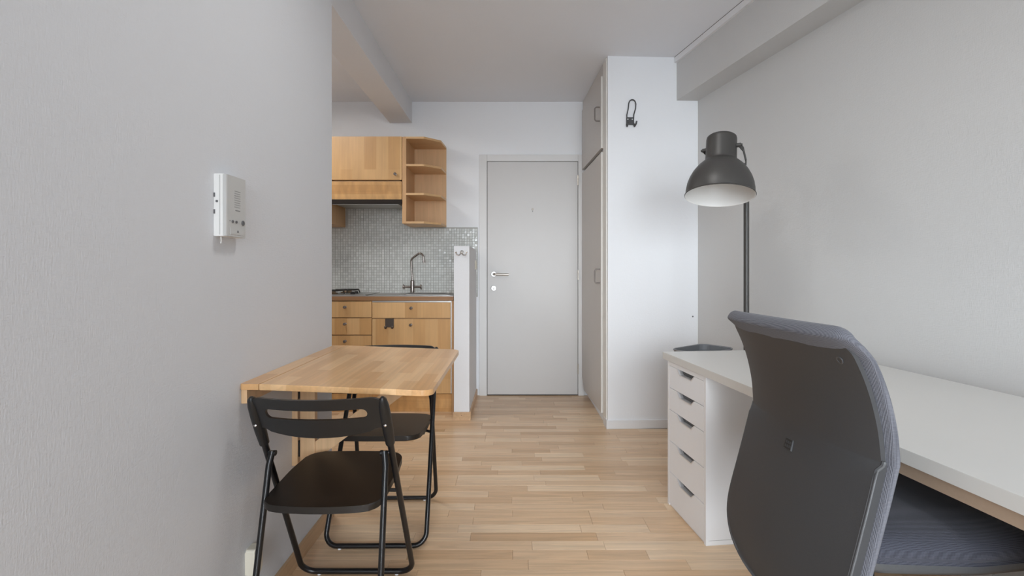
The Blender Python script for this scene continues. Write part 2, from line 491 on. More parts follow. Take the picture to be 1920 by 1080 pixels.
def bobj(name, a, b, m, parent=None, bev=0.0):
    bm = bm_new(); box(bm, a, b, bev)
    return obj(name, bm, m, parent)

def tag(o, label, cat, group=None, kind=None):
    o['label'] = label; o['category'] = cat
    if group: o['group'] = group
    if kind: o['kind'] = kind
    return o

def thing(name, label, cat, loc=(0, 0, 0), rz=0.0, group=None):
    o = bpy.data.objects.new(name, None)
    o.empty_display_size = 0.05
    o.location = loc; o.rotation_euler = (0, 0, rz)
    COL.objects.link(o)
    return tag(o, label, cat, group)

def struct(o, label, cat):
    return tag(o, label, cat, kind='structure')

# ------------------------------------------------------------------ room dimensions
YB = 4.343          # wall with the entrance door
ZC = 2.685          # ceiling
XL = -0.837         # left wall
YL = 2.204          # end of the left wall
YF = -2.0           # window wall behind the camera
def wall_r(y):      # the slanting right wall
    return 1.350 + 0.20 * (3.447 - y)

# ------------------------------------------------------------------ structure
bm = bm_new(); box(bm, (-2.6, YF - 0.2, -0.06), (2.9, YB + 0.15, -0.008))
floor = struct(obj('floor', bm, 'floor_base', smooth=False), 'pale maple laminate floor laid in narrow strips across the room', 'floor')

RW = 0.0645
ST, MESHES = 0, {}
lens_ = [0.24, 0.30, 0.36, 0.42, 0.48, 0.54, 0.62]
def strip_mesh(L):
    k = round(L, 3)
    if k not in MESHES:
        b = bm_new(); g = 0.0004
        box(b, (g, g, -0.008), (L - g, RW - g, 0.0), 0.0006, 1)
        me = bpy.data.meshes.new('floor_strip'); bmesh.ops.recalc_face_normals(b, faces=b.faces[:]); b.to_mesh(b and me); b.free()
        me.materials.append(M['floor']); MESHES[k] = me
    return MESHES[k]
rest = bm_new()
y = YF
rnd = random.Random(11)
nstrip = 0
while y < YB - 0.001:
    x_lo = XL - 0.0 if y < YL else -1.62
    x_hi = 0.70 if y > 3.40 else min(wall_r(y), 1.46)
    near = y > 1.66 and y + RW < YB + 0.05
    x = x_lo if not near else x_lo
    first = True
    while x < x_hi - 0.02:
        L = rnd.choice(lens_)
        if first:
            L = rnd.choice(lens_[:5]); first = False
        if x + L > x_hi - 0.05:
            L = x_hi - x
        if near and y < 3.80:
            o = bpy.data.objects.new('floor_strip', strip_mesh(L))
            o.location = (x, y, 0); o.parent = floor; COL.objects.link(o); nstrip += 1
        else:
            box(rest, (x + .0004, y + .0004, -0.008), (x + L - .0004, min(y + RW - .0004, YB), 0.0), 0.0006, 1)
        x += L
    if y >= YL:
        x = -2.4
        while x < x_lo - 0.01:
            L = min(rnd.choice(lens_), x_lo - x)
            box(rest, (x + .0004, y + .0004, -0.008), (x + L - .0004, min(y + RW - .0004, YB), 0.0)); x += L
    if y <= 3.40 and x_hi < wall_r(y):
        L = wall_r(y) + 0.01 - x_hi
        box(rest, (x_hi + .0004, y + .0004, -0.008), (x_hi + L, y + RW - .0004, 0.0))
    y += RW
o = obj('floor_strip_field', rest, 'floor', floor, smooth=False)
o['kind'] = 'stuff'

bm = bm_new(); box(bm, (-2.6, YF - 0.2, ZC), (2.9, YB + 0.15, ZC + 0.12))
struct(obj('ceiling', bm, 'ceiling', smooth=False), 'plain off-white ceiling over the whole room', 'ceiling')
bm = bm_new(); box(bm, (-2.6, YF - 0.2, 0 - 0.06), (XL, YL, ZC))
struct(obj('wall_left', bm, 'wall_dimmed', smooth=False), 'long white left wall that carries the intercom and the folding table', 'wall')
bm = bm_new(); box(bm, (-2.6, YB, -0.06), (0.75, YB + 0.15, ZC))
wall_back = struct(obj('wall_back', bm, 'wall_lit', smooth=False), 'white wall at the far end around the entrance door and kitchen units', 'wall')
bm = bm_new(); box(bm, (-2.6, YL, -0.06), (-2.38, YB, ZC))
struct(obj('wall_kitchen', bm, 'wall', smooth=False), 'white side wall at the hidden left end of the kitchen alcove', 'wall')
# block to the right of the closet: its face looks at the camera
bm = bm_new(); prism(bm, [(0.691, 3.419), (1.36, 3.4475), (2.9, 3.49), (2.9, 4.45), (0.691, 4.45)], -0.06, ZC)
struct(obj('wall_recess', bm, 'wall_lit', smooth=False), 'white wall panel between closet and lamp with the dark hook', 'wall')
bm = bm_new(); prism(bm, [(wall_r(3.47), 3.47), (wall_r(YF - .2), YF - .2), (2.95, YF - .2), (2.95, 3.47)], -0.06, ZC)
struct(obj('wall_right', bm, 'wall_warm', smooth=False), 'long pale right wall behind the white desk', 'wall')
# window wall behind the camera
bm = bm_new()
WX0, WX1, WZ0, WZ1 = -0.70, 1.80, 0.06, 2.45
box(bm, (XL - .1, YF - 0.2, -0.06), (WX0, YF, ZC)); box(bm, (WX1, YF - 0.2, -0.06), (2.9, YF, ZC))
box(bm, (WX0, YF - 0.2, -0.06), (WX1, YF, WZ0)); box(bm, (WX0, YF - 0.2, WZ1), (WX1, YF, ZC))
struct(obj('wall_front', bm, 'wall', smooth=False), 'white window wall behind the camera', 'wall')
w1 = thing('window_1', 'wide white framed window behind the camera', 'window'); w1['kind'] = 'structure'
bm = bm_new()
for x0, x1 in ((WX0, WX0 + .06), (0.52, 0.58), (WX1 - .06, WX1)):
    box(bm, (x0, YF - .12, WZ0), (x1, YF - .06, WZ1), 0.004)
for z0, z1 in ((WZ0, WZ0 + .06), (WZ1 - .06, WZ1)):
    box(bm, (WX0, YF - .12, z0), (WX1, YF - .06, z1), 0.004)
obj('window_frame', bm, 'base_white', w1)
for x0, x1 in ((WX0 + .06, .52), (.58, WX1 - .06)):
    bobj('pane', (x0, YF - .095, WZ0 + .06), (x1, YF - .089, WZ1 - .06), 'glass', w1)

# beams
bm = bm_new(); box(bm, (-1.118, YL, 2.489), (-0.914, YB, ZC), 0.003)
struct(obj('trim_1', bm, 'wall', smooth=True), 'white boxed ceiling beam running to the kitchen wall on the left', 'beam')
bm = bm_new()
def rb(y, off):  # point at distance 'off' in front of the right wall
    return (wall_r(y) - off, y)
prism(bm, [rb(3.45, -.02), rb(3.45, .158), rb(YF, .158), rb(YF, -.02)], 2.372, ZC)
struct(obj('trim_2', bm, 'wall_warm', smooth=False), 'white boxed beam along the top of the right wall', 'beam')
bm = bm_new()
prism(bm, [rb(3.437, .155), rb(3.437, .176), rb(YF, .176), rb(YF, .155)], 2.644, ZC - 0.002, bev=0.002)
struct(obj('trim_3', bm, 'base_white'), 'thin white cable trunking along the top of the right beam', 'trunking')
bm = bm_new()
prism(bm, [rb(3.437, .150), rb(3.437, .1765), rb(YF, .1765), rb(YF, .150)], ZC - 0.0018, ZC + .001)
struct(obj('trim_4', bm, 'dark_gap'), 'dark joint between the ceiling and the cable trunking', 'joint')

# low partition beside the kitchen counter
bm = bm_new(); prism(bm, [(-0.443, 3.622), (-0.3255, 3.622), (-0.3255, YB), (-0.443, YB)], 0, 1.328, bev=0.003)
struct(obj('wall_partition', bm, 'wall'), 'low narrow white partition at the right end of the kitchen counter', 'wall')
bp = thing('baseboard_partition', 'birch skirting wrapped round the foot of the low partition', 'skirting'); bp['kind'] = 'structure'
bobj('board', (-0.450, 3.610, 0), (-0.3135, 3.622, 0.062), 'skirting_wood', bp, 0.002)
bobj('board', (-0.3255, 3.622, 0), (-0.3135, YB - .02, 0.062), 'skirting_wood', bp, 0.002)
bm = bm_new(); lathe(bm, [(0.0026, 0), (0.0022, .001)], 10, Matrix.Translation((-0.383, 3.6102, .036)) @ Matrix.Rotation(radians(90), 4, 'X'))
obj('screw', bm, 'dark_gap', bp)

bm = bm_new(); box(bm, (XL, YF, 0), (XL + 0.012, YL, 0.064), 0.002)
struct(obj('baseboard_left', bm, 'skirting_wood'), 'birch skirting along the foot of the left wall', 'skirting')
bm = bm_new()
prism(bm, [(0.679, 3.409), (1.345, 3.436), (1.345, 3.447), (0.691, 3.42), (0.691, 3.50), (0.679, 3.50)], 0, 0.062, bev=0.002)
struct(obj('baseboard_recess', bm, 'base_white'), 'white skirting under the wall panel beside the closet', 'skirting')
bm = bm_new()
prism(bm, [rb(3.42, 0), rb(3.42, .012), rb(YF, .012), rb(YF, 0)], 0, 0.062, bev=0.002)
struct(obj('baseboard_right', bm, 'base_white'), 'white skirting along the right wall under the desk', 'skirting')

# mosaic tiles on the back wall
bm = bm_new()
box(bm, (-2.38, YB - .004, 0.90), (-0.3135, YB, 1.535)); box(bm, (-1.52, YB - .004, 1.535), (-0.925, YB, 1.75))
g = obj('tile_grout', bm, 'grout', wall_back, smooth=False)
bm = bm_new(); tp = 0.0236; ts = 0.0203
rnd = random.Random(3)
def tiles(x0, x1, z0, z1):
    nx = int((x1 - x0) / tp); nz = int((z1 - z0) / tp + .5)
    for i in range(nx):
        for j in range(nz):
            x = x1 - (i + 1) * tp; z = z0 + j * tp
            t = YB - .0075
            d = [rnd.uniform(-.0005, .0005) for _ in range(3)]
            pts = [(x, t + d[0] + d[1], z), (x + ts, t + d[0] - d[1], z), (x + ts, t - d[0] - d[1] + d[2], z + ts), (x, t - d[0] + d[1] - d[2], z + ts)]
            f = [bm.verts.new(p) for p in pts]
            b = [bm.verts.new((p[0] + (-.0008 if q in (0, 3) else .0008), YB - .003, p[2] + (-.0008 if q < 2 else .0008))) for q, p in enumerate(pts)]
            bm.faces.new(f)
            for k in range(4):
                bm.faces.new((f[k], b[k], b[(k + 1) % 4], f[(k + 1) % 4]))
tiles(-2.37, -0.3145, 0.936, 1.533)
tiles(-1.518, -0.93, 0.936 + 25 * tp, 1.75)
o = obj('mosaic_tile', bm, 'tile', wall_back, smooth=False); o['kind'] = 'stuff'

# ------------------------------------------------------------------ entrance door
d1 = thing('door_1', 'plain white entrance door with steel lever handle at the far end', 'door', (0.188, YB, 0)); d1['kind'] = 'structure'
DX0, DX1, DZ = -0.4125, 0.412, 2.1325
bm = bm_new()
box(bm, (DX0 - .0745, -0.016, 0), (DX0 - .004, 0.0, DZ + .066), 0.003)
box(bm, (DX1 + .004, -0.016, 0), (DX1 + .060, 0.0, DZ + .066), 0.003)
box(bm, (DX0 - .004, -0.016, DZ + .004), (DX1 + .004, 0.0, DZ + .066), 0.003)
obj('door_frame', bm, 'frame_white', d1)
bm = bm_new()
for x0, x1 in ((DX0 - .005, DX0), (DX1, DX1 + .005)):
    box(bm, (x0, -.004, 0), (x1, -0.0005, DZ))
box(bm, (DX0 - .005, -.004, DZ), (DX1 + .005, -0.0005, DZ + .005)); box(bm, (DX0, -.004, 0), (DX1, -.0005, .012))
obj('door_gap_shade', bm, 'dark_gap', d1, smooth=False)  # dark strips painting the shade in the gap round the leaf
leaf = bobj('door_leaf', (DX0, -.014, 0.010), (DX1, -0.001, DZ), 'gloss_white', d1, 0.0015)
RX = Matrix.Rotation(radians(90), 4, 'X')     # lathe axis -> -Y (towards camera)
hx, hz = -0.166 - 0.188, 1.108
h = bm_new()
lathe(h, [(0.026, 0), (0.026, .006), (0.024, .009), (0, .009)], 28, Matrix.Translation((hx, -.014, hz)) @ RX)
rose = obj('handle_rose', h, 'rose_metal', d1)
h = bm_new()
tube(h, fillet([(hx, -.020, hz), (hx, -.066, hz), (hx + .135, -.066, hz - .004)], 0.018, 6), 0.0095, 14)
obj('door_lever', h, 'nickel', d1)
h = bm_new()
lathe(h, [(0.026, 0), (0.026, .006), (0.023, .009), (0.012, .009), (0.011, .013), (0, .013)], 28, Matrix.Translation((hx, -.014, 0.980)) @ RX)
lock = obj('lock_rose', h, 'rose_metal', d1)
h = bm_new(); box(h, (hx - .0017, -.0285, .970), (hx + .0017, -.0265, .984)); obj('keyhole', h, 'dark_gap', lock, smooth=False)
h = bm_new(); lathe(h, [(0.010, 0), (0.009, .004), (0.005, .005), (0, .003)], 16, Matrix.Translation((0.0, -.014, 1.70)) @ RX)
obj('peephole', h, 'nickel', d1)
h = bm_new(); box(h, (-.004, -.016, 1.674), (.004, -.0135, 1.687), 0.001)
obj('peephole_mark', h, 'slot_grey', d1)  # small grey patch below the peephole
for z in (1.965, 1.10, 0.245):
    h = bm_new(); cyl(h, (DX1 + .002, -.020, z - .045), (DX1 + .002, -.020, z + .045), 0.0065, 10)
    box(h, (DX1 - .002, -.017, z - .045), (DX1 + .006, -.012, z + .045))
    obj('hinge', h, 'nickel', d1)

# ------------------------------------------------------------------ built-in closet
cl = thing('built_in_closet', 'tall beige built-in closet with two doors right of the entrance', 'closet', (0.683, 3.445, 0), math.atan2(0.039, 1))
CD = 0.895
box_side = bobj('plinth', (0.05, 0.06, 0.0), (0.10, CD - .03, 0.07), 'dark_gap', cl)
bm = bm_new()
box(bm, (0.0, 0.0, 0.0), (0.020, 0.100, ZC - .001), 0.002)
obj('frame_stile', bm, 'closet_edge', cl)
bobj('frame_rail', (0.0, .1, 2.60), (.05, CD, ZC - .001), 'closet', cl, 0.002)
bobj('carcass_side', (0.022, 0.012, 0.0), (0.19, 0.098, ZC - .002), 'closet', cl)
bobj('carcass_back', (0.16, .1, 0.0), (0.19, CD, 2.6), 'dark_gap', cl)
bobj('middle_rail', (0.012, .1, 2.020), (.05, CD, 2.050), 'closet', cl)
y0, y1 = 0.108, CD - .02
def closet_door(z0, z1, zh):
    bm = bm_new()
    pts = [(y0, z0), (y1 - (.10 if z0 < .5 else 0), z0), (y1, z0 + (.10 if z0 < .5 else 0)), (y1, z1), (y0, z1)] if z0 < .5 else [(y0, z0), (y1, z0), (y1, z1), (y0, z1)]
    prism(bm, pts, -0.012, 0.012, 'x', 0.002)
    d = obj('closet_door', bm, 'closet', cl)
    e = bm_new(); box(e, (-0.0125, y0 - .002, z0), (0.0125, y0 + .006, z1), 0.001)
    obj('edge_band', e, 'closet_edge', d)
    hb = bm_new(); yh = y0 + .045
    tube(hb, fillet([(-.010, yh, zh - .052), (-.050, yh, zh - .052), (-.050, yh, zh + .052), (-.010, yh, zh + .052)], .016, 6), 0.0055, 10)
    obj('bow_handle', hb, 'grey_handle', d)
closet_door(2.056, 2.594, 2.325)
closet_door(0.075, 2.026, 1.098)

# ------------------------------------------------------------------ kitchen wall units
YW = 3.985      # front of the wall units
def knob(parent, x, y, z):
    b = bm_new()
    lathe(b, [(0.011, 0), (0.011, .002), (0.0055, .004), (0.005, .014), (0.011, .018), (0.0125, .023), (0.010, .027), (0, .028)], 18,
          Matrix.Translation((x, y, z)) @ RX)
    return obj('knob', b, 'dark_nickel', parent)

wc = thing('wall_cabinet', 'birch wall cabinet with one knobbed door above the range hood', 'cabinet', (-1.2235, YB, 1.90))
hw = 0.2985
bm = bm_new()
box(bm, (-hw, YW - YB + .02, 0), (-hw + .016, 0, .365)); box(bm, (hw - .016, YW - YB + .02, 0), (hw, 0, .365))
box(bm, (-hw, YW - YB + .02, 0), (hw, 0, .016)); box(bm, (-hw, YW - YB + .02, .349), (hw, 0, .365)); box(bm, (-hw, -.01, 0), (hw, 0, .365))
obj('body', bm, 'birch_side', wc, smooth=False)
dr = bobj('cabinet_door', (-hw + .001, YW - YB, .002), (hw - .001, YW - YB + .019, .366), 'birch_v', wc, 0.0015)
knob(dr, 0.245, YW - YB, .048)

hd = thing('range_hood', 'built-in range hood with flamed birch front and dark lower strip', 'hood', (-1.2235, YB, 1.69))
bobj('hood_body', (-hw + .012, YW - YB + .03, 0.02), (hw - .012, 0, .208), 'hood_grey', hd, 0.002)
bobj('front_panel', (-hw + .001, YW - YB - .002, .047), (hw - .001, YW - YB + .017, .200), 'birch_h', hd, 0.0015)
bobj('dark_strip', (-hw + .001, YW - YB - .006, .010), (hw - .001, YW - YB + .028, .0465), 'hood_dark', hd, 0.001)
bobj('grease_filter', (-hw + .03, YW - YB + .05, .008), (hw - .03, -.05, .020), 'hood_grey', hd, 0.002)
bobj('visor_rail', (-hw + .012, YW - YB + .008, .004), (hw - .03, YW - YB + .02, .0095), 'alu', hd, 0.001)

hp = bobj('hood_side_panel', (-.0165, YW - YB + .004, -.365), (0, 0, 0), 'birch_side', None, 0.001)
hp.location = (-0.908, YB, 2.265 - .0)
# this panel belongs to the open shelf unit; parented below
nb = thing('wall_cabinet', 'birch wall cabinet left of the hood, mostly behind the left wall', 'cabinet', (-1.725, YB, 1.535))
bobj('side_panel', (.184, YW - YB + .004, 0), (.2015, 0, .73), 'birch_side', nb, 0.001)
bobj('body', (-.2, YW - YB + .02, 0), (.183, 0, .73), 'birch_side', nb)
dr = bobj('cabinet_door', (-.2, YW - YB, .002), (.183, YW - YB + .019, .73), 'birch_v', nb, 0.0015)
knob(dr, -.15, YW - YB, .05)

su = thing('corner_shelf_unit', 'open birch end shelf with angled corner right of the wall cabinet', 'shelf', (-0.905, YB, 1.535))
sx, ZT = 0.302, 0.73
plan = [(0, YW - YB), (.165, YW - YB), (.292, YW - YB + .118), (.305, YW - YB + .305), (.305, 0), (0, 0)]
hp.parent = su; hp.name = 'inner_panel'; hp.location = (-.0015, 0, ZT)
bm = bm_new(); box(bm, (-.0165, YW - YB + .004, .0), (-.0005, 0, .0001)); bm.free()
hp.scale = (1, 1, 2.0)
bobj('side_panel', (-.001, YW - YB, 0), (.016, 0, ZT), 'birch_side', su, 0.001)
bobj('back_panel', (.016, -.012, 0), (.305, -.002, ZT), 'birch_plain', su)
inner = [(.016, YW - YB)] + plan[1:5] + [(.016, 0)]
for z in (0.0, .239, .482, ZT - .018):
    bm = bm_new(); prism(bm, inner, z, z + .018, 'z', 0.001)
    obj('shelf', bm, 'birch_shelf', su)
    # pale end grain chips where the front edge turns
# ------------------------------------------------------------------ kitchen base units
YK = 3.83
def base_front(parent, name, x0, x1, z0, z1, m='birch_v', kx=None, kz=None):
    d = bobj(name, (x0, 0, z0), (x1, .019, z1), m, parent, 0.0015)
    if kx is not None:
        knob(d, kx, 0.0, kz)
    return d
dc = thing('drawer_cabinet', 'birch base cabinet with four small knobbed drawers left of the sink', 'cabinet', (-1.345, YK, 0))
bobj('body', (-.213, .021, .08), (.213, .50, .896), 'birch_side', dc)
zs = [(.762, .890), (.622, .755), (.482, .615), (.150, .475)]
for z0, z1 in zs:
    base_front(dc, 'drawer', -.212, .2115, z0, z1, 'birch_v', 0.0, (z1 - .045 if z1 > .5 else z1 - .06))
bobj('plinth', (-.213, .004, 0), (.213, .02, .146), 'birch_h', dc)
sc_ = thing('sink_cabinet', 'birch sink base cabinet with false drawer and wide door', 'cabinet', (-0.8, YK, 0))
bobj('body', (-.331, .021, .08), (.300, .50, .896), 'birch_side', sc_)
base_front(sc_, 'false_drawer', -.3275, .3045, .757, .882, 'birch_v', -.012, .838)
base_front(sc_, 'cabinet_door', -.3275, .3045, .148, .749, 'birch_v', -.015, .702)
bobj('top_strip', (-.3275, .002, .8835), (.312, .018, .8945), 'alu', sc_)
bobj('edge_strip', (.3055, .002, .148), (.3125, .02, .8825), 'alu', sc_)
bobj('end_panel', (.3135, .004, 0), (.3295, .50, .896), 'birch_side', sc_)
bobj('plinth', (-.331, .004, 0), (.3125, .02, .144), 'birch_h', sc_)
hc = thing('base_cabinet', 'birch base cabinet hidden behind the end of the left wall', 'cabinet', (-1.86, YK, 0))
bobj('body', (-.30, .021, .08), (.30, .50, .896), 'birch_side', hc)
base_front(hc, 'cabinet_door', -.299, .299, .15, .89, 'birch_v', .24, .80)

ct = thing('countertop', 'brown edged kitchen worktop with pale metal rim', 'worktop', (-1.3, YK, 0))
bobj('worktop_slab', (-1.06, -.004, .898), (.8285, .50, .931), 'counter_edge', ct, 0.001)
bobj('metal_rim', (-1.06, -.005, .931), (.8285, .50, .9365), 'alu', ct, 0.001)

# sink set into the worktop
sk = thing('steel_sink', 'stainless steel inset sink with drainer under the tap', 'sink', (-0.80, 4.09, .9365))
bm = bm_new()
prism(bm, round_poly([(-.37, -.20), (.32, -.20), (.32, .095), (-.37, .095)], .03), 0, .004, 'z', .0015)
plate = obj('drainer_plate', bm, 'steel', sk)
bm = bm_new()
tube(bm, [(*p, .006) for p in round_poly([(-.10, -.16), (.28, -.16), (.28, .06), (-.10, .06)], .05)], .006, 8, closed=True)
obj('bowl_rim', bm, 'steel', sk)
bm = bm_new(); prism(bm, round_poly([(-.10, -.16), (.28, -.16), (.28, .06), (-.10, .06)], .05), .0035, .0045)
obj('bowl_shade', bm, 'recess', sk)  # flat dark sheet painting the shaded inside of the sink
for k in range(5):
    bobj('drainer_rib', (-.35, -.15 + k * .05, .004), (-.15, -.138 + k * .05, .007), 'steel', sk, .001)

# tap
fz = .9368
fc = thing('kitchen_tap', 'chrome swan neck kitchen tap with two side knobs behind the sink', 'tap', (-0.885, 4.22, fz))
bm = bm_new(); lathe(bm, [(.027, 0), (.027, .006), (.0185, .010), (.0185, .112), (.013, .118), (.012, .120)], 24)
obj('tap_body', bm, 'dark_nickel', fc)
bm = bm_new()
tube(bm, fillet([(0, 0, .115), (-.012, -.002, .305), (.070, -.02, .362), (.102, -.027, .335), (.108, -.028, .278)], [.04, .022, .03], 6), .0092, 14)
tube(bm, [(.1065, -.028, .290), (.108, -.028, .272)], .0115, 14)
obj('spout', bm, 'dark_nickel', fc)
for s in (-1, 1):
    bm = bm_new(); cyl(bm, (s * .012, 0, .058), (s * .078, 0, .058), .0105, 14)
    k = obj('valve_arm', bm, 'dark_nickel', fc)
    bm = bm_new()
    cyl(bm, (s * .070, 0, .058), (s * .084, 0, .058), .017, 18)
    for a in range(4):
        q = a * pi / 2 + .4
        cyl(bm, (s * .077, cos(q) * .012, .058 + sin(q) * .012), (s * .077, cos(q) * .024, .058 + sin(q) * .024), .0045, 8)
    obj('cross_knob', bm, 'dark_nickel', k)

# gas hob
gh = thing('gas_hob', 'small gas hob with black pan supports at the left end of the worktop', 'hob', (-1.42, 4.06, .9365))
bm = bm_new(); prism(bm, round_poly([(-.25, -.2), (.235, -.2), (.235, .22), (-.25, .22)], .02), 0, .008, 'z', .002)
obj('hob_plate', bm, 'steel', gh)
for bx, by in ((-.10, -.07), (-.03, .12)):
    b = bm_new(); lathe(b, [(.055, .008), (.055, .016), (.04, .020), (.036, .027), (0, .028)], 24, Matrix.Translation((bx, by, 0)))
    burner = obj('burner', b, 'burner', gh)
    b = bm_new()
    tube(b, [(bx + .095 * cos(t * pi / 12), by + .095 * sin(t * pi / 12), .036) for t in range(24)], .005, 8, closed=True)
    for q in range(4):
        a = q * pi / 2 + .3
        tube(b, [(bx + .025 * cos(a), by + .025 * sin(a), .038), (bx + .098 * cos(a), by + .098 * sin(a), .038)], .005, 8)
        tube(b, [(bx + .095 * cos(a), by + .095 * sin(a), .036), (bx + .105 * cos(a), by + .105 * sin(a), .008)], .005, 8)
    obj('pan_support', b, 'iron', gh)
for k in range(2):
    b = bm_new(); lathe(b, [(.018, .008), (.017, .024), (.012, .028), (0, .028)], 18, Matrix.Translation((.09 + 0 * k, -.10 + k * .09, 0)))
    obj('control_knob', b, 'iron', gh)

# over-door hook
oh = thing('over_door_hook', 'dark metal double hook hung over the top of the sink cabinet door', 'hook', (-0.989, YK - .0005, .7005))
bm = bm_new(); box(bm, (-.034, -.004, -.018), (.036, -.0005, .052), .001); box(bm, (-.034, -.004, .0495), (.036, .010, .0515)); obj('plate', bm, 'hook_brown', oh)
for x in (-.026, .028):
    b = bm_new(); tube(b, fillet([(x, -.002, .00), (x, -.004, -.018), (x - .002, -.018, -.024), (x - .003, -.028, -.010)], .008, 4), .0085, 8)
    obj('prong', b, 'hook_brown', oh)

# chrome hook on partition
ph = thing('chrome_coat_hook', 'small chrome double coat hook at the top of the low partition', 'hook', (-0.384, 3.622, 1.272))
bm = bm_new(); lathe(bm, [(.017, 0), (.017, .005), (.013, .014), (.006, .018), (0, .019)], 20, Matrix.Translation((.002, 0, .008)) @ RX); obj('rose', bm, 'chrome', ph)
for s in (-1, 1):
    b = bm_new()
    tube(b, fillet([(s * .004, -.012, .004), (s * .014, -.024, -.016), (s * .032, -.030, -.014), (s * .040, -.032, .004)], .012, 5), .0048, 10)
    lathe(b, [(0, -.007), (.005, -.005), (.007, 0), (.005, .005), (0, .007)], 10, Matrix.Translation((s * .040, -.032, .006)))
    obj('prong', b, 'chrome', ph)

ls = thing('light_switch', 'ivory light switch on the side of the low partition by the door', 'switch', (-0.3255, 4.20, 1.19))
bobj('plate', (0, -.04, -.04), (.009, .04, .04), 'ivory', ls, .003)
bobj('rocker', (.008, -.025, -.025), (.013, .025, .025), 'ivory', ls, .002)

# ------------------------------------------------------------------ wall-mounted drop-leaf table
tb = thing('drop_leaf_table', 'birch drop-leaf table fixed to the left wall with its leaf raised', 'table', (XL, 1.455, 0))
TL = 0.760
sl = -0.022 / 0.59
bm = bm_new()
prism(bm, round_poly([(0.0, 0), (.060, 0), (.060, TL), (0, TL)], [.012, 0, 0, 0], 4), .772, .790, 'z', .0012)
obj('wall_strip', bm, 'table', tb)
bm = bm_new()
prism(bm, round_poly([(.0622, 0), (.592, 0), (.592, TL), (.0622, TL)], [0, .035, .035, 0], 8), .7715, .790, 'z', .0015)
for v in bm.verts:
    v.co.z += (v.co.x - .06) * sl
obj('table_leaf', bm, 'table', tb)
bobj('wall_rail', (0.0, .012, .727), (.018, TL - .02, .7718), 'table_edge', tb, .001)
bobj('wall_batten', (0.0, .350, .395), (.022, .372, .7265), 'table_edge', tb, .001)
gy0, gy1 = .350, .376
bobj('bracket_post', (.031, gy0, .40), (.087, gy1, .760), 'table_edge', tb, .0015)
bm = bm_new()
prism(bm, [(.087, .715), (.50, .700), (.50, .742), (.087, .757)], gy0 + .002, gy1 - .002, 'y', .0015)
obj('bracket_arm', bm, 'table', tb)
bm = bm_new()
prism(bm, [(.087, .415), (.087, .487), (.385, .7035), (.472, .7005)], gy0 + .003, gy1 - .003, 'y', .0015)
obj('bracket_brace', bm, 'table_edge', tb)
for z in (.46, .68):
    b = bm_new(); cyl(b, (.0265, .356, z - .03), (.0265, .356, z + .03), .0045, 10)
    obj('bracket_hinge', b, 'iron', tb)

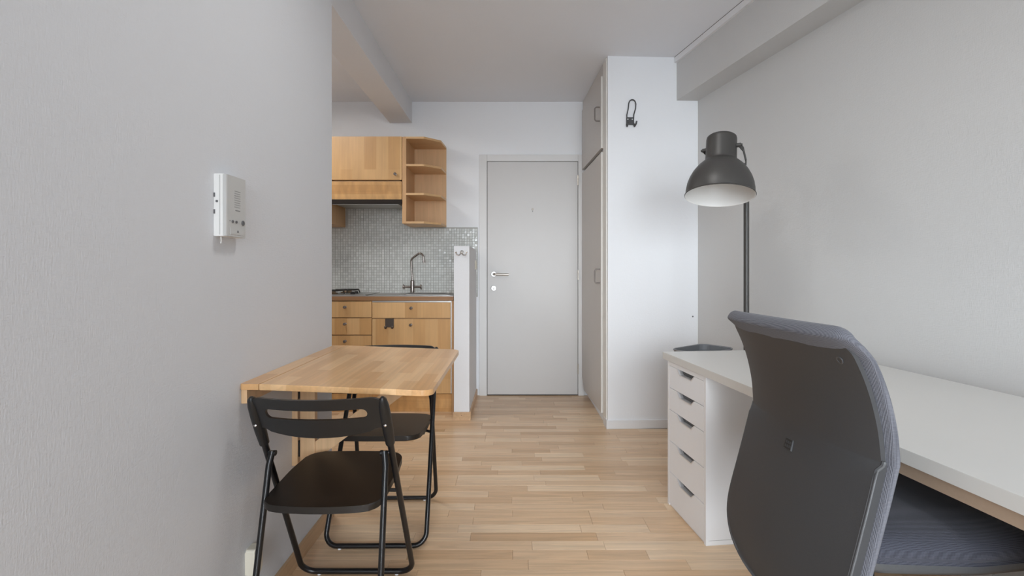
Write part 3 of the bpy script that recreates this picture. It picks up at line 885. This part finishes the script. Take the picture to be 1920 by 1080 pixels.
# ------------------------------------------------------------------ folding chairs
def make_chair(label, loc):
    t = thing('folding_chair', label, 'chair', loc, 0, 'black folding chairs at the wall table')
    def ty(z): return -.175 + .385 * (.766 - z) / .766
    # front frame: one bent tube from backrest to the floor bar and up again
    bm = bm_new()
    pts = [(-.194, ty(.75), .75), (-.207, ty(.012), .012), (.207, ty(.012), .012), (.194, ty(.75), .75)]
    tube(bm, fillet(pts, .05, 8), .0100, 14)
    obj('front_leg_frame', bm, 'black_steel', t)
    # rear frame
    def ry(z): return -.085 - .125 * (.566 - z) / .566
    bm = bm_new()
    pts = [(-.1755, ry(.572), .572), (-.182, ry(.53), .53), (-.189, ry(.012), .012), (.189, ry(.012), .012), (.182, ry(.53), .53), (.1755, ry(.572), .572)]
    tube(bm, fillet(pts, [.03, .05, .05, .03], 8), .0095, 14)
    obj('rear_leg_frame', bm, 'black_steel', t)
    # seat
    bm = bm_new()
    pts = [(-.178, -.150), (-.12, -.170), (0, -.178), (.12, -.170), (.178, -.150), (.184, .06), (.172, .203), (0, .208), (-.172, .203), (-.184, .06)]
    prism(bm, round_poly(pts, [.045, .3, .6, .3, .045, .5, .055, 0, .055, .5], 6), 0, .021, 'z', .004, 3)
    for v in bm.verts:
        v.co.z += .420 + (v.co.y + .17) / .375 * .020
    obj('seat', bm, 'seat_black', t, ang=50)
    # backrest with its slot
    bm = bm_new()
    W, S = .200, .150
    zb, zt, s0, s1 = .642, .768, .702, .733
    nx = 48
    xs = sorted(set([round(-W + 2 * W * i / nx, 5) for i in range(nx + 1)] + [round(s * (S - .0155 * (1 - cos(pi / 2 * k / 6))), 5) for s in (-1, 1) for k in range(7)]
                    + [round(s * (W - .04 * (1 - cos(pi / 2 * k / 6))), 5) for s in (-1, 1) for k in range(7)]))
    F, B = [], []
    for x in xs:
        a = abs(x)
        mid = (s0 + s1) / 2; hs = (s1 - s0) / 2
        if a >= S: h_ = 0
        elif a > S - hs: h_ = sqrt(max(0, hs * hs - (a - (S - hs)) ** 2))
        else: h_ = hs
        r = .040
        top = zt if a <= W - r else zt - r + sqrt(max(0, r * r - (a - (W - r)) ** 2))
        bot = zb - .003 + .014 * (min(a, .15) / .15) ** 2
        if a > .150:
            bot = zb + .011 + .010 * sin(min(1, (a - .150) / .025) * pi / 2) - (.05 * ((a - .178) / .022) ** 2 if a > .178 else 0)
        cv = -.048 * (1 - (x / W) ** 2)
        fz_ = [bot, mid - h_, mid + h_, top]
        F.append([bm.verts.new((x, ty(z) + cv - .004, z)) for z in fz_])
        B.append([bm.verts.new((x, ty(z) + cv + .008, z)) for z in fz_])
    n = len(xs)
    op = [abs(x) < S - 1e-6 for x in xs]
    for i in range(n - 1):
        for k in (0, 2):
            bm.faces.new((F[i][k], F[i + 1][k], F[i + 1][k + 1], F[i][k + 1]))
            bm.faces.new((B[i][k + 1], B[i + 1][k + 1], B[i + 1][k], B[i][k]))
        for k in (0, 3):
            bm.faces.new((F[i][k], B[i][k], B[i + 1][k], F[i + 1][k]))
        if op[i] or op[i + 1]:
            for k in (1, 2):
                bm.faces.new((F[i][k], B[i][k], B[i + 1][k], F[i + 1][k]))
    for i in (0, n - 1):
        for k in (0, 2):
            bm.faces.new((F[i][k], F[i][k + 1], B[i][k + 1], B[i][k]))
    bmesh.ops.remove_doubles(bm, verts=bm.verts[:], dist=1e-5)
    back = obj('backrest', bm, 'black_plastic', t, ang=40)
    for s in (-1, 1):
        b = bm_new()
        pp = [(s * (.194 + .013 * (.75 - z) / .74), ty(z), z) for z in (.764, .757, .735, .70, .65, .60)]
        tube(b, pp, [.005, .0115, .0155, .0165, .0165, .0142], 16, flat=1.1)
        sl_ = obj('tube_sleeve', b, 'black_plastic', back)
        b = bm_new()
        zz = .672; p = Vector((s * .1955, ty(zz) - .0185, zz))
        lathe(b, [(.0048, 0), (.0044, .0018), (.0025, .0028), (0, .003)], 14, Matrix.Translation(p) @ RX)
        obj('rivet', b, 'chrome', back)
        b = bm_new()
        zz = .566
        cyl(b, (s * .168, ry(zz), zz), (s * .2, ty(zz), zz), .0055, 10)
        lathe(b, [(.0085, -.004), (.0085, .004)], 12, Matrix.Translation((s * .168, ry(zz), zz)) @ Matrix.Rotation(radians(90), 4, 'Y'))
        obj('pivot_bolt', b, 'black_steel', t)
        b = bm_new()
        zz = .408
        cyl(b, (s * .165, ty(zz) - .012, zz + .006), (s * .203, ty(zz), zz), .006, 10)
        box(b, (min(s * .160, s * .170), ty(zz) - .035, zz - .004), (max(s * .160, s * .170), ty(zz) + .02, zz + .032), .002)
        obj('seat_bracket', b, 'black_steel', t)
        b = bm_new()
        zz = .428
        cyl(b, (s * .165, ry(zz), zz), (s * .19, ry(zz), zz), .005, 10)
        obj('seat_pin', b, 'black_steel', t)
        for yy, xx in ((ty(.01), .145), (ry(.01), .13)):
            b = bm_new(); lathe(b, [(.0075, 0), (.0075, .004), (.006, .006)], 12, Matrix.Translation((s * xx, yy, 0)))
            obj('foot_pad', b, 'pad', t)
    return t
def copy_tree(o, parent=None):
    c = o.copy(); COL.objects.link(c)
    if parent is not None: c.parent = parent
    for ch in list(o.children): copy_tree(ch, c)
    return c
ch1 = make_chair('black folding chair nearest the camera, backrest tucked at the table front edge', (-0.577, 1.575, 0))
ch2 = copy_tree(ch1)
ch2.location = (-0.562, 2.147, 0); ch2.rotation_euler = (0, 0, pi + 0.01)
ch2['label'] = 'black folding chair behind the wall table, its back to the kitchen'

# ------------------------------------------------------------------ intercom and socket on the left wall
ic = thing('intercom', 'white wall intercom with speaker slots and buttons on the left wall', 'intercom', (XL, 1.385, 1.235))
bm = bm_new()
prism(bm, round_poly([(0, -.053), (.024, -.053), (.026, -.050), (.026, .050), (.022, .053), (0, .053)], [0, .003, .002, .004, .003, 0], 3), 0, .176, 'z', .002)
obj('case', bm, 'intercom_side', ic)
bm = bm_new()
prism(bm, round_poly([(.0255, -.0525), (.033, -.051), (.0345, -.047), (.0345, .044), (.029, .052), (.0255, .052)], [0, .002, .002, .004, .002, 0], 3), 0.001, .175, 'z', .0015)
obj('cover', bm, 'intercom', ic)
X0 = .0345
bobj('case_ridge', (.0165, -.0536, .004), (.0175, -.0525, .172), 'slot_grey', ic)
for z in (.063, .110):
    bobj('case_clip', (.0, -.0545, z), (.004, -.0525, z + .012), 'mark_grey', ic)
b = bm_new(); lathe(b, [(.0034, 0), (.0034, .0015), (.0018, .0015), (.0018, .0005), (0, .0005)], 14, Matrix.Translation((.009, -.053, .098)) @ RX)
obj('case_screw', b, 'mark_grey', ic)
for k in range(8):
    z = .086 + k * .0066
    bobj('speaker_slot', (X0 - .001, -.012, z), (X0 + .0003, .018 if k % 2 else .016, z + .0022), 'slot_grey', ic)
bobj('brand_mark', (X0 - .001, -.008, .0765), (X0 + .0003, .016, .0785), 'mark_grey', ic)
RY = Matrix.Rotation(radians(90), 4, 'Y')
for yy, r in ((-.022, .0042), (-.004, .0042), (.030, .0078)):
    b = bm_new(); lathe(b, [(r, 0), (r, .002), (r * .55, .003), (r * .5, .0016), (0, .0016)], 18, Matrix.Translation((X0, yy, .044)) @ RY)
    obj('button', b, 'mark_grey', ic)
bobj('indicator', (X0 - .001, -.036, .0435), (X0 + .0003, -.033, .0465), 'mark_grey', ic)
bobj('lower_flap', (X0 - .002, -.034, .006), (X0 + .0008, .038, .0255), 'intercom', ic, .0006)
bobj('key_symbol', (X0, .000, .013), (X0 + .0012, .007, .0195), 'mark_grey', ic, .0004)
b = bm_new(); tube(b, [(.012, -.04, .002), (.0125, -.039, -.012), (.012, -.04, -.02)], .0016, 6); obj('cable_end', b, 'intercom_side', ic)

po = thing('power_outlet', 'ivory surface power outlet low on the left wall', 'outlet', (XL, 1.512, .175))
bm = bm_new(); prism(bm, round_poly([(-.024, 0), (.024, 0), (.024, .085), (-.024, .085)], .008), 0, .030, 'x', .004)
obj('housing', bm, 'ivory', po)
b = bm_new(); lathe(b, [(.015, 0), (.015, .003), (.012, .003), (.011, -.008), (0, -.008)], 24, Matrix.Translation((.030, 0, .0425)) @ RY); obj('socket_ring', b, 'ivory', po)

# ------------------------------------------------------------------ hook on the recess wall
wh = thing('wall_hook', 'dark grey folding wall hook with tall wire loop beside the closet', 'hook', (0.855, 3.4265, 1.0), .04)
def hp_(px, py): return ((px - 1182.5) * .00385, (508 - py) * .003855 + .137)
bm = bm_new()
loop = [hp_(1175.0, 226), hp_(1175.0, 217), hp_(1177.5, 206), hp_(1178.6, 195), hp_(1180.5, 190), hp_(1185.3, 187.6), hp_(1190, 190), hp_(1192, 196), hp_(1191.4, 205), hp_(1188.2, 216), hp_(1187.6, 226)]
tube(bm, fillet([(x, -.010, z) for x, z in loop], .02, 4), .0042, 10)
obj('wire_loop', bm, 'wall_hook', wh)
bm = bm_new(); a = hp_(1174, 221); c = hp_(1188.5, 235); box(bm, (a[0], -.014, c[1]), (c[0], -.001, a[1]), .002)
obj('plate', bm, 'wall_hook', wh)
for px in (1176.6, 1184.8):
    q = hp_(px, 225.2); b = bm_new(); lathe(b, [(.0045, 0), (.004, .002), (0, .0025)], 12, Matrix.Translation((q[0], -.0145, q[1])) @ RX); obj('screw', b, 'pad', wh)
for px, e in ((1175, 0), (1189, 1)):
    q = hp_(px, 233); r_ = hp_(px, 239); b = bm_new()
    path = [(q[0], -.008, q[1]), (r_[0], -.010, r_[1] + .004), (r_[0], -.022, r_[1] + .002), (r_[0] + (.008 if e else 0), -.034, r_[1] + .02)]
    if e: path.append((hp_(1191.5, 230)[0], -.036, hp_(1191.5, 230)[1]))
    tube(b, fillet(path, .01, 4), .006, 8)
    obj('prong', b, 'wall_hook', wh)
bm = bm_new(); lathe(bm, [(.006, 0), (.005, .003), (0, .004)], 12, Matrix.Translation((0, 0, 0)) @ RX)
o = obj('wall_screw', bm, 'mark_grey'); o.location = (1.312, 3.4445, .806)
tag(o, 'tiny dark screw head in the white wall panel above the desk end', 'screw')

# ------------------------------------------------------------------ desk, drawers
DA = math.atan2(.1045, .9945)
DP = (0.752, 2.370, 0)
dk = thing('desk', 'long white desk along the right wall with a drawer unit at its end', 'desk', DP, DA)
DD, DL = 0.785, 2.05     # depth, length (local +x = depth, local -y = length)
bobj('desk_top', (0, -DL, .700), (DD, 0, .734), 'desk_white', dk, .0015)
bobj('front_rail', (.012, -DL + .03, .668), (.030, -1.0, .6995), 'rail_tan', dk, .001)
bobj('back_rail', (DD - .05, -DL + .03, .64), (DD - .03, -.45, .6995), 'rail_tan', dk, .001)
for y0 in (-DL + .02, -1.66):
    bobj('side_panel', (.02, y0, 0), (DD - .06, y0 + .018, .6675), 'carcass_white', dk, .001)  # unseen panels added to block daylight from under the desk
bobj('desk_leg', (DD - .09, -.09, 0), (DD - .04, -.04, .6995), 'desk_white', dk, .002)

du = thing('drawer_unit', 'white five-drawer unit under the far end of the desk', 'drawer unit', (DP[0], DP[1], 0), DA)
ux, uy0, uy1, uh, ud = .006, -.412, -.045, .6985, .58
bm = bm_new()
box(bm, (ux, uy0, 0), (ux + ud, uy0 + .017, uh), .001); box(bm, (ux, uy1 - .017, 0), (ux + ud, uy1, uh), .001)
box(bm, (ux, uy0 + .017, uh - .020), (ux + ud, uy1 - .017, uh), .0005); box(bm, (ux + .006, uy0 + .017, 0.0), (ux + ud, uy1 - .017, .014))
box(bm, (ux + ud - .01, uy0 + .017, .014), (ux + ud, uy1 - .017, uh - .02))
obj('carcass', bm, 'carcass_white', du)
bobj('carcass_joint', (ux + .012, uy0 - .0006, .0200), (ux + ud, uy0 + .002, .0212), 'slot_grey', du)
bobj('drawer_recess_shade', (ux + .020, uy0 + .017, .014), (ux + ud - .02, uy1 - .017, uh - .02), 'recess', du)  # solid dark box painting the shade behind the grip notches
fy0, fy1 = uy0 + .0185, uy1 - .0185
hts = [.107, .107, .151, .151, .155]
zt = uh - .0215
tot = zt - .008
k_ = tot / sum(hts)
for hgt in hts:
    hgt *= k_
    z1 = zt; z0 = zt - hgt + .0025; zt -= hgt
    yc = (fy0 + fy1) / 2
    # notch in the top edge, local y runs towards the far end
    pts = [(fy0, z0), (fy1, z0), (fy1, z1), (yc + .083, z1), (yc + .056, z1 - .026), (yc - .056, z1 - .026), (yc - .083, z1), (fy0, z1)]
    bm = bm_new(); prism(bm, pts, ux + .0005, ux + .0185, 'x', .0008, 1)
    d = obj('drawer', bm, 'drawer_white', du)
    b = bm_new()
    # bright metal pull lining the notch
    A = [(yc + .084, z1 - .0005), (yc + .0565, z1 - .0265), (yc - .0565, z1 - .0265), (yc - .084, z1 - .0005)]
    Bq = [(yc + .080, z1 - .0005), (yc + .0535, z1 - .0225), (yc - .0535, z1 - .0225), (yc - .080, z1 - .0005)]
    for i in range(3):
        q = [A[i], A[i + 1], Bq[i + 1], Bq[i]]
        prism(b, q, ux - .0008, ux + .024, 'x')
    obj('drawer_pull', b, 'pull', d, smooth=False)

# ------------------------------------------------------------------ grey tray table behind the desk
tt = thing('tray_table', 'dark grey rimmed tray table just behind the far end of the desk', 'side table', (1.062, 2.639, 0), math.atan2(.6, .8))
bm = bm_new()
rim = round_poly([(-.16, -.10), (.16, -.10), (.16, .10), (-.16, .10)], .05, 6)
prism(bm, rim, .668, .672, 'z')
obj('tray_bottom', bm, 'grey_tray', tt)
bm = bm_new(); inner_ = round_poly([(-.156, -.096), (.156, -.096), (.156, .096), (-.156, .096)], .047, 6)
n = len(rim)
vv = [[bm.verts.new((*p, z)) for p in q] for q, z in ((rim, .668), (rim, .702), (inner_, .702), (inner_, .668))]
for j in range(3):
    for i in range(n):
        bm.faces.new((vv[j][i], vv[j][(i + 1) % n], vv[j + 1][(i + 1) % n], vv[j + 1][i]))
tube(bm, [(*p, .703) for p in rim], .0045, 8, closed=True)
obj('tray_rim', bm, 'grey_tray', tt)
for s in (-1, 1):
    b = bm_new(); tube(b, fillet([(s * .12, .07, .668), (s * .12, .07, .009), (s * .12, -.01, .009)], .03, 5), .008, 10)
    obj('leg', b, 'grey_tray', tt)

# ------------------------------------------------------------------ floor lamp
PX, PY = 1.250, 2.532
fl = thing('floor_lamp', 'dark grey floor lamp with a large bell shade behind the desk', 'lamp', (PX, PY, 0))
bm = bm_new(); lathe(bm, [(.128, 0), (.130, .004), (.128, .018), (.12, .024), (.02, .027), (.016, .034)], 40); obj('lamp_base', bm, 'lamp_grey', fl)
bm = bm_new(); tube(bm, [(0, 0, .025), (0, 0, 1.645)], .0138, 18); obj('lamp_pole', bm, 'lamp_grey', fl)
axis = Vector((.110, .175, .972)).normalized()
rc = Vector((1.0185 - PX, 2.33 - PY, 1.506))
Q = Vector((0, 0, 1)).rotation_difference(axis).to_matrix().to_4x4()
MT = Matrix.Translation(rc) @ Q
prof = [(.1605, -.002), (.163, .001), (.1615, .004), (.1575, .006), (.1575, .03), (.153, .060), (.143, .092), (.128, .122), (.108, .150), (.088, .170), (.0765, .179),
        (.0745, .183), (.0735, .189), (.0725, .20), (.0715, .295), (.0690, .306), (.062, .312), (0, .313)]
bm = bm_new(); lathe(bm, prof, 56, MT, cap0=False); shade = obj('lamp_shade', bm, 'lamp_grey', fl, recalc=True, ang=40)
prof2 = [(.1605, -.002), (.1585, .0), (.1555, .004), (.1555, .03), (.151, .059), (.141, .090), (.126, .120), (.106, .148), (.086, .168), (.070, .178), (.068, .19), (0, .191)]
bm = bm_new(); lathe(bm, prof2, 56, MT, cap0=False); obj('shade_lining', bm, 'lamp_white', shade, recalc=True, ang=40)
bm = bm_new(); lathe(bm, [(.0, .085), (.018, .09), (.030, .11), (.031, .125), (.022, .15), (.014, .175), (.014, .19)], 24, MT); obj('light_bulb', bm, 'lamp_white', fl)
# yoke: flat straps from bolts on the neck to the pole top
view = (rc + axis * .25 + Vector((PX, PY, 0))).normalized()
side = Vector((.80, -.60, 0)); side = (side - axis * side.dot(axis)).normalized()
backd = axis.cross(side).normalized()
if backd.y < 0: backd = -backd
top = Vector((0, 0, 1.64))
for s in (-1, 1):
    p0 = rc + axis * .252 + side * (s * .078)
    b = bm_new(); tube(b, [p0 - side * (s * .010), p0 + side * (s * .012)], .0105, 14)
    tube(b, [p0 + side * (s * .010), p0 + side * (s * .019)], .0065, 12)
    obj('yoke_bolt', b, 'lamp_grey', fl)
    p1 = p0 + backd * .030 + side * (.018 if s > 0 else .006) - axis * .012
    p2 = p0 + backd * .105 + side * (.020 if s > 0 else .020) - axis * .055
    p3 = rc + axis * .150 + backd * .175 + side * (s * .018)
    b = bm_new()
    strap(b, fillet([p0 + side * (s * .006), p1, p2, p3, top + side * (s * .008) + Vector((0, 0, -.03))], .03, 4), .026, .0032, axis.cross(side) * .2 + axis)
    obj('yoke_arm', b, 'lamp_grey', fl)
bm = bm_new(); cyl(bm, top + Vector((0, 0, -.06)), top + Vector((0, 0, .012)), .0165, 16); obj('pole_joint', bm, 'lamp_grey', fl)

# ------------------------------------------------------------------ office chair
# local axes: x = forward (towards the desk), y = to the chair's left (away from camera), z up
oc = thing('office_chair', 'dark grey office chair with plastic back shell pushed up to the desk', 'chair', (0.90, 1.205, 0), radians(4.4))
def spline(tab, z):
    tab = sorted(tab)
    if z <= tab[0][0]: return tab[0][1]
    if z >= tab[-1][0]: return tab[-1][1]
    for i in range(len(tab) - 1):
        if tab[i][0] <= z <= tab[i + 1][0]:
            p1, p2 = tab[i], tab[i + 1]
            p0 = tab[i - 1] if i > 0 else p1; p3 = tab[i + 2] if i + 2 < len(tab) else p2
            h = p2[0] - p1[0]; t = (z - p1[0]) / h
            m1 = (p2[1] - p0[1]) / max(1e-6, p2[0] - p0[0]) * h; m2 = (p3[1] - p1[1]) / max(1e-6, p3[0] - p1[0]) * h
            return (2 * t**3 - 3 * t**2 + 1) * p1[1] + (t**3 - 2 * t**2 + t) * m1 + (-2 * t**3 + 3 * t**2) * p2[1] + (t**3 - t**2) * m2
E_UP = [(.745, -.163), (.82, -.170), (.90, -.190), (.97, -.221), (1.03, -.262)]
E_LO = [(.30, -.262), (.42, -.246), (.50, -.229), (.58, -.207), (.66, -.185), (.745, -.163)]
C_TAB = [(.30, -.272), (.36, -.274), (.42, -.268), (.50, -.250), (.58, -.229), (.66, -.209), (.745, -.194), (.82, -.200), (.90, -.217), (.97, -.246), (1.03, -.285)]
def shell_x(u, z):
    e = spline(E_UP, z) if z >= .745 else spline(E_LO, z)
    c = spline(C_TAB, z)
    t = min(1.0, abs(u) / .226)
    k = t ** 2.2
    return c * (1 - k) + e * k
def half_w(z, top, r, w_top, w_mid):
    w = w_top + (w_mid - w_top) * max(0, min(1, (1.0 - z) / .25))
    if z > top - r:
        w -= r - sqrt(max(0, r * r - (z - (top - r)) ** 2))
    return w
# shell
ZS0, ZS1 = .352, .986
def shell_w(z):
    w = half_w(z, ZS1, .026, .216, .224)
    if z < .50:
        t = (.50 - z) / (.50 - ZS0)
        w *= sqrt(max(0.0, 1 - t ** 2.6)) if t < 1 else 0.0
    return max(w, .012)
zl = [ZS1 - .030 * (1 - cos(pi / 2 * k / 8)) for k in range(9)]
zl += [ZS1 - .03 - (ZS1 - .03 - .760) * k / 14 for k in range(1, 15)]
zl += [.752, .747, .745, .742, .735]
zl += [.735 - (.735 - .50) * k / 16 for k in range(1, 17)]
zl += [.50 - (.50 - ZS0) * sin(pi / 2 * k / 14) for k in range(1, 15)]
NU = 40
bm = bm_new(); rimbm = bm_new()
Fr, Bk = [], []
for z in zl:
    w = shell_w(z)
    lower = z < .744
    th = .010 if not lower else .010 + min(.022, (.744 - z) * 1.2)
    rowF, rowB = [], []
    for j in range(NU + 1):
        u = -w + 2 * w * j / NU
        x = shell_x(u, z) - (.007 * min(1, (.744 - z) / .02) * (abs(u) / w) ** 4 if lower else 0)
        rowF.append(bm.verts.new((x, u, z)))
        rowB.append(bm.verts.new((x + th, u, z)))
    Fr.append(rowF); Bk.append(rowB)
nz = len(zl)
for i in range(nz - 1):
    for j in range(NU):
        bm.faces.new((Fr[i][j], Fr[i][j + 1], Fr[i + 1][j + 1], Fr[i + 1][j]))
        bm.faces.new((Bk[i][j], Bk[i + 1][j], Bk[i + 1][j + 1], Bk[i][j + 1]))
    for j in (0, NU):
        bm.faces.new((Fr[i][j], Fr[i + 1][j], Bk[i + 1][j], Bk[i][j]))
for i in (0, nz - 1):
    for j in range(NU):
        bm.faces.new((Fr[i][j], Bk[i][j], Bk[i][j + 1], Fr[i][j + 1]))
shell = obj('back_shell', bm, 'shell', oc, ang=28)
# raised lip along both lower edges of the shell
for s in (-1, 1):
    pts = []
    for z in [.748, .740, .728, .71, .68, .64, .60, .56, .52, .50, .48, .45, .42, .39, .37]:
        w = shell_w(z) - (.004 if z < .735 else -.002)
        u = s * w
        pts.append((shell_x(u, z) - (.006 * min(1, (.744 - z) / .02) if z < .744 else 0) + .004, u, z))
    b = bm_new(); tube(b, pts, .0048, 8); obj('shell_lip', b, 'shell_edge', shell)
# cushion on the front of the back
bm = bm_new()
ZC0, ZC1 = .43, 1.022
zc = [ZC1 - .026 * (1 - cos(pi / 2 * k / 8)) for k in range(9)] + [ZC1 - .026 - (ZC1 - .026 - ZC0) * k / 40 for k in range(1, 41)]
rings = []
NS = 64
for z in zc:
    w = half_w(z, ZC1, .040, .231, .236)
    T = .0175
    dz = ZC1 - z
    t = T * sqrt(max(.0, 1 - (1 - dz / .026) ** 2)) if dz < .026 else T
    back = .016 * max(0, min(1, (z - .955) / .04))
    t = max(t, .002)
    if z < .50: t *= 0.6 + .4 * (z - ZC0) / .07
    ring = []
    for k in range(NS):
        a = 2 * pi * k / NS
        ca, sa = cos(a), sin(a)
        uu = w * (abs(ca) ** .30) * (1 if ca >= 0 else -1)
        vv_ = t * (abs(sa) ** .75) * (1 if sa >= 0 else -1)
        xb = shell_x(max(-.226, min(.226, uu)), min(z, 1.0))
        zz = min(z, 1.0)
        ring.append(bm.verts.new((xb + .009 + T - back + vv_ * (1 + 30 * back) + (.010 if vv_ > 0 else 0) * (1 - (uu / w) ** 2), uu, z)))
    rings.append(ring)
for A, B in zip(rings[:-1], rings[1:]):
    for k in range(NS):
        bm.faces.new((A[k], A[(k + 1) % NS], B[(k + 1) % NS], B[k]))
bm.faces.new(rings[0]); bm.faces.new(rings[-1][::-1])
obj('back_cushion', bm, 'fabric', oc, ang=80)
# maker's tag without lettering that can be read, and the screw cover
def on_shell(u, z, off): return Vector((shell_x(u, z) - off, u, z))
tz = .700
bm = bm_new(); box(bm, (-.0015, -.0137, -.0137), (.006, .0137, .0137), .0005); o = obj('shell_tag_frame', bm, 'shell_edge', shell)
o.location = on_shell(.008, tz, .0012); o.rotation_euler = (0, radians(16), 0)
b = bm_new(); box(b, (-.0026, -.0125, -.0125), (.001, .0125, .0125), .0006); q = obj('shell_tag', b, 'black_plastic', shell); q.location = o.location; q.rotation_euler = o.rotation_euler
b = bm_new()
for r0 in range(2):
    for c0 in range(3):
        box(b, (-.0031, -.0095 + c0 * .0068, -.008 + r0 * .0095), (-.002, -.0045 + c0 * .0068, -.002 + r0 * .0095))
q2 = obj('tag_relief', b, 'shell', q, smooth=False); b = bm_new(); lathe(b, [(.0085, 0), (.0085, .002), (.006, .002), (.005, -.001), (0, -.001)], 18, Matrix.Translation(on_shell(-.182, .948, -.0005)) @ Matrix.Rotation(radians(-112), 4, 'Y'))
obj('screw_cover', b, 'shell_edge', shell)
# seat
bm = bm_new()
sp_ = round_poly([(-.205, -.205), (.05, -.238), (.255, -.215), (.255, .215), (.05, .238), (-.205, .205)], [.07, .3, .09, .09, .3, .07], 8)
lay = [(.0, .530), (-.004, .536), (.004, .546), (.002, .560), (-.010, .574), (-.030, .584), (-.07, .591), (-.13, .594)]
def inset(pts, d):
    c = Vector((.02, 0)); out = []
    for p in pts:
        v = Vector(p) - c; L = v.length; out.append(c + v * ((L + d) / L))
    return out
rings = []
for d, z in lay:
    rings.append([bm.verts.new((p.x, p.y, z - (.020 * max(0, (p.x - .12) / .13) ** 2))) for p in inset(sp_, d)])
for A, B in zip(rings[:-1], rings[1:]):
    n = len(A)
    for k in range(n): bm.faces.new((A[k], A[(k + 1) % n], B[(k + 1) % n], B[k]))
bm.faces.new(rings[0][::-1]); bm.faces.new(rings[-1])
obj('seat_cushion', bm, 'fabric_seat_shaded', oc, ang=70)
bm = bm_new()
rings = []
for d, z in ((-.05, .495), (-.012, .505), (-.004, .516), (-.003, .533)):
    rings.append([bm.verts.new((p.x, p.y, z - (.020 * max(0, (p.x - .12) / .13) ** 2))) for p in inset(sp_, d)])
for A, B in zip(rings[:-1], rings[1:]):
    n = len(A)
    for k in range(n): bm.faces.new((A[k], A[(k + 1) % n], B[(k + 1) % n], B[k]))
bm.faces.new(rings[0][::-1]); bm.faces.new(rings[-1])
obj('seat_pan', bm, 'shell_edge', oc, ang=40)
bm = bm_new(); box(bm, (-.12, -.08, .43), (.12, .08, .497), .01); box(bm, (-.215, -.045, .44), (-.1, .045, .475), .008)
obj('seat_mechanism', bm, 'rubber', oc)
bm = bm_new(); cyl(bm, (0, 0, .10), (0, 0, .30), .028, 18); cyl(bm, (0, 0, .28), (0, 0, .44), .016, 16); obj('gas_lift', bm, 'rubber', oc)
for k in range(5):
    a = k * 2 * pi / 5 + .3
    bm = bm_new()
    c_, s_ = cos(a), sin(a)
    tube(bm, [(c_ * .02, s_ * .02, .105), (c_ * .15, s_ * .15, .095), (c_ * .29, s_ * .29, .075)], [.030, .024, .017], 10)
    leg = obj('base_leg', bm, 'rubber', oc)
    bm = bm_new()
    for s in (-1, 1):
        p = Vector((c_ * .285, s_ * .285, .026)); q_ = Vector((-s_, c_, 0))
        cyl(bm, p + q_ * (s * .008), p + q_ * (s * .024), .026, 18)
    cyl(bm, (c_ * .285, s_ * .285, .026), (c_ * .285, s_ * .285, .08), .007, 8)
    obj('caster', bm, 'rubber', leg)

# ------------------------------------------------------------------ unseen lamp body added above the frame to carry the fill light
cp = thing('fill_lamp', 'unseen round ceiling lamp added to fill floor and table with light', 'lamp', (0.15, 1.45, ZC))
bm = bm_new(); lathe(bm, [(.235, 0), (.235, -.05), (.225, -.07), (.215, -.07), (.215, -.03), (0, -.03)], 40, cap0=False); obj('fill_lamp_housing', bm, 'base_white', cp)
print('floor strips', nstrip)
